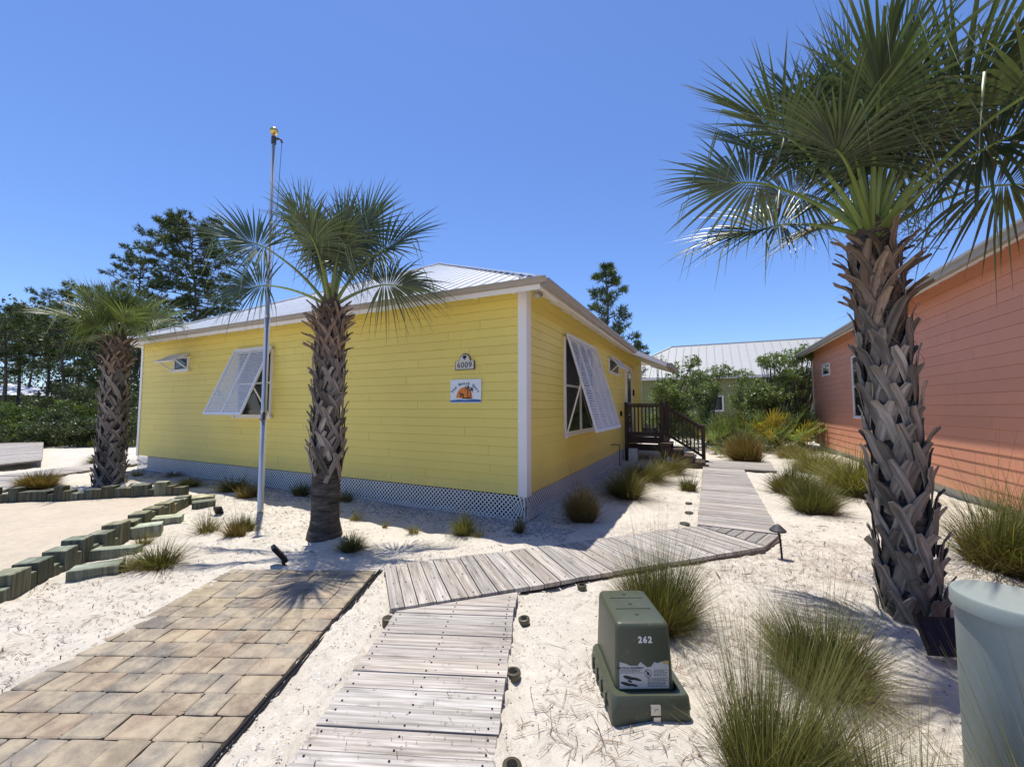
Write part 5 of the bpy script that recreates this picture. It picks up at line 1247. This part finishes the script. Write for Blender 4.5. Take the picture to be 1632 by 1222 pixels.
PN = [ # lateral ratio, distance, height, crown base, crown radius, label
 (-.800, 31, 15.6, 8.6, 3.3, 'tallest pine with rounded open crown above the left end of the yellow roof', 60, 34),
 (-.935, 35, 14.6, 9.0, 2.5, 'pine standing just left of the tallest rounded one', 34, 18),
 (-.80, 44, 12.6, 8.5, 2.0, 'small dark pine top peeking over the roof beneath the palm frond', 24, 12),
 (-1.085, 30, 10.4, 5.8, 2.0, 'slim pine behind the stout palm crown, right of its trunk', 26, 14),
 (-1.16, 37, 11.8, 6.0, 2.6, 'flat-crowned pine behind the left palm, its left neighbour', 30, 15),
 (-1.235, 33, 9.6, 5.2, 2.2, 'pine at the left edge with wide dark limbs', 28, 15),
 (-1.31, 40, 11.0, 6.0, 2.6, 'pine cut by the left edge of the photo', 26, 14),
 (-1.03, 42, 13.0, 7.0, 2.6, 'background pine between the stout palm and the tall rounded pine', 30, 15),
 (-1.20, 46, 12.0, 6.0, 2.4, 'far background pine left of the stout palm', 26, 13),
 (-1.10, 50, 13.5, 7.0, 2.8, 'far background pine directly behind the stout palm', 26, 13),
 (-.98, 48, 12.5, 5.0, 2.6, 'far background pine low behind the palm crown', 26, 13),
 (-1.27, 27, 7.6, 3.8, 1.6, 'short thin pine close to the left picture edge', 20, 12),
 (-1.12, 26, 7.4, 3.6, 1.5, 'short thin pine above the green shrubs at left', 20, 12),
 (-1.0, 33, 9.5, 4.5, 2.2, 'middle-distance pine behind the left palm trunk', 24, 14),
 (-.92, 41, 11.5, 5.0, 2.4, 'dark pine low beside the left end of the roof', 24, 13),
]
for i, (k, d, H, cb, cr, lab, nb, pf) in enumerate(PN): pine(polar(k, d), H, cb, cr, lab, 50 + i, nb, pf, tr=.17 if i < 3 else .13, w=.04, ln=.30, tone=.95)
pine(polar(.232, 26), 10.7, 3.0, 2.1, 'young pine rising behind the yellow house, right of its roof', 77, 30, 16, ln=.34, w=.035, group='pines behind the yellow house', conical=True, nn=20, tone=1.15)
pine(polar(.315, 34), 6.9, 2.5, 1.4, 'small pine top low behind the porch eave', 78, 16, 10, group='pines behind the yellow house', conical=True)

def leaf_blob(name, loc, blobs, nleaf, size, mat, label, cat, group, seed, tone=1.0, stems=True, spread=1.0):
    """blobs: (x,y,z,rx,ry,rz) relative clumps"""
    rs = np.random.default_rng(seed); rd = random.Random(seed); P = []; T = []
    tot = sum(b[3] * b[4] * b[5] for b in blobs) ; 
    for b in blobs:
        n = max(20, int(nleaf * b[3] * b[4] * b[5] / tot)); v = norm(rs.normal(0, 1, (n, 3))) * (rs.random((n, 1)) ** .45)
        # ragged outline through small sub-clumps
        sub = norm(rs.normal(0, 1, (max(4, n // 45), 3))) * rs.uniform(.55, 1.05, (max(4, n // 45), 1)); idx = rs.integers(0, len(sub), n)
        v = np.where(rs.random((n, 1)) < .72, sub[idx] + rs.normal(0, .13, (n, 3)), v)
        P.append(np.array(b[:3]) + v * np.array(b[3:6])); T.append((.75 + .5 * rs.random(len(sub)))[idx])
    P = np.concatenate(P); T = np.concatenate(T); P[:, 2] = np.maximum(P[:, 2], .03); n = len(P)
    d = norm(rs.normal(0, 1, (n, 3)) + np.array([0, 0, .35])); s = norm(np.cross(d, rs.normal(0, 1, (n, 3)))); L = size * rs.uniform(.6, 1.4, n)[:, None]; w = L * .30
    V = np.stack([P, P + d * L * .5 + s * w, P + d * L, P + d * L * .5 - s * w], 1).reshape(-1, 3); F = np.arange(n * 4).reshape(-1, 4)
    g = np.repeat(tone * T * rs.uniform(.65, 1.35, n), 4); C = np.stack([g * 1.02, g, g * .9], 1)
    root = empty(name, (loc[0], loc[1], 0), label=label, cat=cat, group=group)
    np_obj('foliage' if cat != 'tree' else 'crown', V, F, C, mat, root)
    mb = MB()
    for b in blobs:
        for _ in range(3):
            e = Vector((b[0] + rd.uniform(-.5, .5) * b[3], b[1] + rd.uniform(-.5, .5) * b[4], b[2] + rd.uniform(-.2, .7) * b[5])); m_ = Vector((e.x * .4, e.y * .4, e.z * .5))
            mb.tube([(rd.uniform(-.1, .1), rd.uniform(-.1, .1), -.05), m_ + Vector((rd.uniform(-.1, .1), rd.uniform(-.1, .1), 0)), e], [.035, .022, .008], 5)
    mb.build('stems' if cat != 'tree' else 'trunk', 'bark', root); return root
def blobs(rd, n, R_, H, z0=.3, rb=(.45, .8)):
    out = []
    for k in range(n):
        a = rd.uniform(0, 6.28); r = R_ * math.sqrt(rd.random()) * .75; z = z0 + (H - z0) * rd.random() ** .8; s = rd.uniform(*rb) * (1 - .25 * z / H)
        out.append((r * math.cos(a), r * math.sin(a), z * .9, s, s, s * .75))
    return out
TR = [ (.375, 16.4, 3.9, 1.5, 18, 17000, 'leafy tree behind the porch railing, left of the green house window'), (.49, 18.2, 4.0, 1.1, 11, 11000, 'slender leafy tree in front of the green house window'),
       (.655, 16.4, 4.0, 1.35, 18, 17000, 'full leafy tree left of the pink house corner'), (.715, 17.2, 4.7, 1.2, 16, 14000, 'tallest leafy tree touching the pink house corner'), (.59, 19.5, 3.5, 1.1, 10, 8000, 'leafy tree in the gap behind, below the pale roof')]
for i, (k, d, H, R_, nb, nl, lab) in enumerate(TR):
    rd = random.Random(200 + i); leaf_blob('leafy_tree', polar(k, d), blobs(rd, nb + 4, R_, H, .7, (.32, .62)), nl, .075, 'broad_leaf', lab, 'tree', 'leafy trees before the green house', 200 + i, 1.75)
SH = [(-1.33, 17.0, 1.2, 1.1, 'broad_leaf', 'low dark shrub at the very left behind the boardwalk'), (-1.17, 17.2, 1.0, 1.0, 'broad_leaf', 'low dark shrub by the end of the far left boardwalk'), (-1.06, 17.4, 1.1, 1.1, 'broad_leaf', 'low grey-green shrub at the sand edge left of the stout palm'), (-.965, 17.6, 1.0, .9, 'broad_leaf', 'low shrub between stout palm and picnic table'), (-1.30, 17.5, 1.7, 1.3, 'bright_leaf', 'bright green shrub at the left picture edge'), (-1.20, 18.5, 1.5, 1.2, 'bright_leaf', 'bright green shrub beyond the far left boardwalk'), (-1.11, 18.0, 1.35, 1.2, 'broad_leaf', 'dark green shrub in the middle of the left thicket'),
      (-1.05, 19.5, 1.9, 1.2, 'bright_leaf', 'rounded light green shrub just left of the stout palm trunk'), (-.98, 19.0, 1.4, 1.1, 'broad_leaf', 'shrub hidden partly by the stout palm trunk'), (-.955, 23, 2.6, 1.4, 'broad_leaf', 'tall dark shrub between stout palm and house corner'),
      (-1.25, 23, 1.75, 1.5, 'broad_leaf', 'dark shrub below the distant white roof'), (-1.14, 24, 3.2, 1.7, 'broad_leaf', 'tall dark shrub under the pines, centre of the thicket'), (-1.05, 26, 3.6, 1.8, 'broad_leaf', 'tallest dark shrub under the pines near the palm'), (-1.38, 19, 2.0, 1.4, 'broad_leaf', 'shrub cut off by the left picture edge'), (-1.24, 16.8, 0.9, 0.9, 'bright_leaf', 'low grassy shrub at the edge of the far left sand')]
for i, (k, d, H, R_, mt, lab) in enumerate(SH):
    rd = random.Random(300 + i); leaf_blob('shrub', polar(k, d), blobs(rd, 10, R_, H, .25, (.45, .8)), 6500, .085, mt, lab, 'shrub', 'shrubs at the edge of the left woods', 300 + i, .72)
# far wood
rs = np.random.default_rng(5); n = 120000
k = rs.uniform(-1.55, -.62, n); d = rs.uniform(27, 62, n); cl = rs.integers(0, 620, n)
ck = rs.uniform(-1.55, -.62, 620); cd = rs.uniform(28, 62, 620); cz = rs.random(620) ** 1.4 * 9.5; gap = (ck < -1.19) & (ck > -1.31) & (cd < 47); cz = np.where(gap & (cz > 1.1) & (cz < 6), .6, cz);  cs = rs.uniform(.7, 1.8, 620)
cy_, sy_ = math.cos(R(26)), math.sin(R(26))
cx0 = -sy_ * cd + cy_ * ck * cd; cy0 = cy_ * cd + sy_ * ck * cd
P = np.stack([cx0[cl], cy0[cl], cz[cl]], 1) + norm(rs.normal(0, 1, (n, 3))) * (rs.random((n, 1)) ** .5) * cs[cl][:, None] * np.array([1.2, 1.2, .8]); P[:, 2] = np.abs(P[:, 2])
dv = norm(rs.normal(0, 1, (n, 3)) + [0, 0, .3]); s = norm(np.cross(dv, rs.normal(0, 1, (n, 3)))); L = .26 * rs.uniform(.6, 1.4, n)[:, None]
V = np.stack([P, P + dv * L * .5 + s * L * .28, P + dv * L, P + dv * L * .5 - s * L * .28], 1).reshape(-1, 3); g = np.repeat(rs.uniform(.5, 1.2, n) * (.6 + .6 * rs.random(620))[cl], 4)
tag(np_obj('far_wood', V, np.arange(n * 4).reshape(-1, 4), np.stack([g, g, g], 1), 'pine_needle'), kind='stuff')
# low ground cover under the wood edge
n = 9000; k = rs.uniform(-1.6, -.93, n); d = 16.6 + rs.random(n) ** 1.6 * 9; x = -sy_ * d + cy_ * k * d; y = cy_ * d + sy_ * k * d
P0 = np.stack([x, y, np.zeros(n)], 1); t = np.linspace(0, 1, 4)[None]; a = rs.uniform(0, 6.28, n); h = rs.uniform(.15, .5, n)
P = P0[:, None] + np.stack([np.cos(a)[:, None] * t ** 1.6 * .22, np.sin(a)[:, None] * t ** 1.6 * .22, h[:, None] * (t - .3 * t ** 2)], -1)
V, F = ribbons(P, np.stack([np.sin(a), -np.cos(a), 0 * a], -1)[:, None] * np.ones((1, 4, 1)), .012 * (1.15 - t) * np.ones((n, 1)))
g = rs.uniform(.25, .7, n); tag(np_obj('weeds', V, F, np.repeat(np.stack([g * .9, g, g * .5], 1), 8, 0), 'grass'), kind='stuff')

# saw palmettos
def palmetto(loc, nf, size, label, seed, orange=.1):
    rs = np.random.default_rng(seed); rd = random.Random(seed); Vs = []; Fs = []; Cs = []; off = 0; mb = MB()
    root = empty('saw_palmetto', (loc[0], loc[1], 0), label=label, cat='palmetto', group='saw palmettos behind the boardwalk')
    for i in range(nf):
        az = i * 2.4 + rd.uniform(-.3, .3); e = R(rd.uniform(12, 78)); h = np.array([math.cos(az), math.sin(az), 0]); L = size * rd.uniform(.8, 1.1)
        st0 = np.array([rd.uniform(-.25, .25), rd.uniform(-.25, .25), .02]); d1 = h * math.cos(e) + ZUP * math.sin(e); base = st0 + d1 * size * rd.uniform(.55, 1.15)
        a = norm(d1 + ZUP * .15); s = norm(np.cross(a, ZUP)); n_ = norm(np.cross(s, a)); tw = rd.uniform(-.7, .7); s2 = s * math.cos(tw) + n_ * math.sin(tw); n2 = n_ * math.cos(tw) - s * math.sin(tw)
        V, F, C = frond_mesh(0, L * .70, 15, base, a, s2, n2, .25, .10, rs, 1.25, span=112, seg_w=.026, st=5)
        if rd.random() < orange: C = C * np.array([2.3, 1.3, .55])
        else: C = C * rd.uniform(.6, 1.25)
        Vs.append(V); Fs.append(F + off); Cs.append(C); off += len(V); mb.tube([tuple(st0), tuple(base)], [.012, .006], 4)
    np_obj('fronds', np.concatenate(Vs), np.concatenate(Fs), np.concatenate(Cs), 'palm_leaf_light', root); mb.build('stalks', 'palm_stem', root)
for i, (k, d, nf, s, og, lab) in enumerate([(.52, 14.2, 30, .85, .05, 'saw palmetto just right of the porch newel post'), (.575, 15.0, 32, .95, .12, 'saw palmetto behind the rust-brown grass'), (.625, 14.6, 34, .95, .22, 'saw palmetto with orange dead fans, left one'), (.675, 15.2, 34, 1.0, .18, 'saw palmetto with orange fans nearest the pink corner'),
      (.72, 16.0, 30, .95, .06, 'dark saw palmetto against the pink house corner'), (.49, 16.3, 28, .9, 0, 'dark saw palmetto behind the stair rail'), (.44, 17.0, 26, .85, 0, 'dark saw palmetto behind the porch deck'), (.64, 16.8, 28, 1.05, .05, 'rear saw palmetto beneath the leafy trees'), (.545, 13.3, 16, .6, .05, 'low saw palmetto beside the landing')]):
    palmetto(polar(k, d), nf, s, lab, 400 + i, og)

# vine sprigs growing in the boots below the crowns
for (x, y, z, sd, lab) in ((1.28, 4.15, 2.92, 1, 'small leafy vine growing under the crown of the tall right palm'), (-11.05, 3.8, 2.8, 2, 'small bright vine under the crown of the stout left palm')):
    rd = random.Random(sd); mb = MB(); st_ = MB()
    for k in range(9):
        a = rd.uniform(0, 6.28); h = Vector((math.cos(a), math.sin(a), 0)); p = h * .15; pts = [p.copy()]
        for q in range(6): p = p + h * .05 + Vector((rd.uniform(-.02, .02), rd.uniform(-.02, .02), rd.uniform(-.02, .03))); pts.append(p.copy())
        st_.tube(pts, .003, 3)
        for p in pts[1:]:
            for sgn in (-1, 1):
                s_ = Vector((-h.y, h.x, 0)) * sgn; u_ = (s_ + Vector((0, 0, .3))).normalized(); l = .035
                mb.add([p, p + u_ * l * .5 + h * l * .3, p + u_ * l, p + u_ * l * .5 - h * l * .3], [(0, 1, 2, 3)], None, rd.uniform(.8, 1.4))
    r_ = empty('vine', (x, y, z), label=lab, cat='vine'); mb.build('leaves', 'bright_leaf', r_); st_.build('stems', 'bark', r_)

# ---------------------------------------------------------------- loose litter
def scatter(n, x0, x1, y0, y1, ok, rs):
    x = rs.uniform(x0, x1, n); y = rs.uniform(y0, y1, n); m = ok(x, y); return x[m], y[m]
off_walk = lambda x, y: ~(inpoly(x, y, P_WALK_A, .03) | inpoly(x, y, P_WALK_B, .03) | inpoly(x, y, P_WALK_C, .03) | inpoly(x, y, P_PAV, .02) | inpoly(x, y, P_DRIVE, .05)) & ~((x < HX1 + .02) & (y > HY0 - .02)) & (x < KX - .05)
rs = np.random.default_rng(11)
def twigs(n, box, lmin, lmax, w, name, cfun, ok=off_walk, lift=.006):
    x, y = scatter(n, *box, ok, rs); dens = vnoise(x, y, 0.8) * .5 + vnoise(x, y, 2.9) * .5; m = dens > rs.uniform(.35, .70, len(x)); x, y = x[m], y[m]; n = len(x)
    a = rs.uniform(0, 6.28, n); L = rs.uniform(lmin, lmax, n) * rs.uniform(.4, 1, n); cv = rs.normal(0, .35, n); t = np.linspace(-.5, .5, 5)[None]
    aa = a[:, None] + cv[:, None] * t; dx = np.cumsum(np.cos(aa), 1) / 5 * L[:, None]; dy = np.cumsum(np.sin(aa), 1) / 5 * L[:, None]
    PX = x[:, None] + dx; PY = y[:, None] + dy; PZ = sand_h(PX, PY) + lift + rs.uniform(0, .01, n)[:, None] * (1 - 4 * t ** 2)
    S = np.stack([-np.sin(aa), np.cos(aa), .25 + 0 * aa], -1); V, F = ribbons(np.stack([PX, PY, PZ], -1), S, w * rs.uniform(.6, 1.5, n)[:, None] * (1.1 - 1.6 * np.abs(t)))
    g = rs.uniform(.35, 1.5, n); C = np.repeat(np.stack([g * cfun[0], g * cfun[1], g * cfun[2]], 1), 10, 0)
    return tag(np_obj(name, V, F, C, 'twig'), kind='stuff')
twigs(26000, (-8, 3.8, .6, 8.5), .015, .08, .0014, 'leaf_litter', (1.0, .97, .95))
twigs(2200, (-8, 3.8, .6, 7), .10, .40, .0012, 'roots', (1.2, 1.1, 1.0))
twigs(6000, (-16, 3.8, 4, 15), .05, .25, .0035, 'leaf_litter', (1.1, .95, .8))
twigs(1500, (-2.3, -.2, .2, 3.2), .01, .07, .0013, 'leaf_litter', (1.0, .95, .9), lambda x, y: inpoly(x, y, P_WALK_A, -.05), .076)
twigs(1800, (-2.9, .8, 2.4, 5.9), .01, .08, .0014, 'leaf_litter', (1.0, .95, .9), lambda x, y: inpoly(x, y, P_WALK_B, -.06), .097)
twigs(1500, (-4.3, -1.5, .2, 3.1), .01, .06, .0013, 'leaf_litter', (1.0, .95, .9), lambda x, y: inpoly(x, y, P_PAV, -.05), .058)
near_right = lambda x, y: off_walk(x, y) & (x > -1.2)
twigs(16000, (-1.0, 3.2, 1.2, 6.0), .04, .28, .0012, 'dry_straw', (1.5, 1.3, 1.1), near_right)
left_bed = lambda x, y: off_walk(x, y) & (x < -2.6)
twigs(6000, (-7.5, -2.6, .6, 5.0), .02, .12, .0022, 'leaf_litter', (1.0, .85, .75), left_bed)
def pebbles(n, box, ok, smin, smax, mat, name, flat=.5, dens=None):
    x, y = scatter(n, *box, ok, rs)
    if dens is not None: m = rs.random(len(x)) < dens(x, y); x, y = x[m], y[m]
    n = len(x); S = rs.uniform(smin, smax, n); z = sand_h(x, y)
    base = np.array([[1, 0, 0], [0.4, .9, 0], [-.7, .7, 0], [-1, -.2, 0], [-.2, -1, 0], [.7, -.7, 0], [.3, .2, 1], [-.4, -.1, .8]], float)
    F0 = np.array([[0, 1, 6], [1, 2, 6], [2, 7, 6], [2, 3, 7], [3, 4, 7], [4, 6, 7], [4, 5, 6], [5, 0, 6]])
    a = rs.uniform(0, 6.28, n); ca, sa = np.cos(a), np.sin(a); b = base[None] * rs.uniform(.6, 1.3, (n, 8, 3)) * S[:, None, None]; b[..., 2] *= flat
    vx = b[..., 0] * ca[:, None] - b[..., 1] * sa[:, None] + x[:, None]; vy = b[..., 0] * sa[:, None] + b[..., 1] * ca[:, None] + y[:, None]; vz = b[..., 2] + z[:, None] - .001
    V = np.stack([vx, vy, vz], -1).reshape(-1, 3); F = (F0[None] + 8 * np.arange(n)[:, None, None]).reshape(-1, 3)
    g = np.repeat(rs.uniform(.45, 1.3, n), 8); return tag(np_obj(name, V, F, np.stack([g, g, g], 1), mat), kind='stuff')
pebbles(16000, (-13, -1.6, 4.35, 5.21), off_walk, .008, .022, 'grey_gravel', 'gravel', dens=lambda x, y: np.clip((y - 4.45) * 2.2, 0, 1))
pebbles(4000, (-2.3, -1.45, 4.6, 12), off_walk, .008, .022, 'grey_gravel', 'gravel', dens=lambda x, y: np.clip((-1.55 - x) * 3, 0, 1))
pebbles(1200, (-6.8, -3.6, 3.0, 4.4), off_walk, .01, .03, 'shell_white', 'shells', .35, dens=lambda x, y: vnoise(x, y, 2.0) ** 2)
pebbles(9000, (-4.5, 2.5, .5, 6.0), off_walk, .0015, .005, 'twig', 'leaf_litter', .4)
pebbles(5000, (-3.0, -1.0, .5, 3.4), off_walk, .003, .010, 'shell_white', 'shells', .6)
pebbles(14000, (-9, 3.5, .6, 9), off_walk, .002, .009, 'twig', 'leaf_litter', .3)
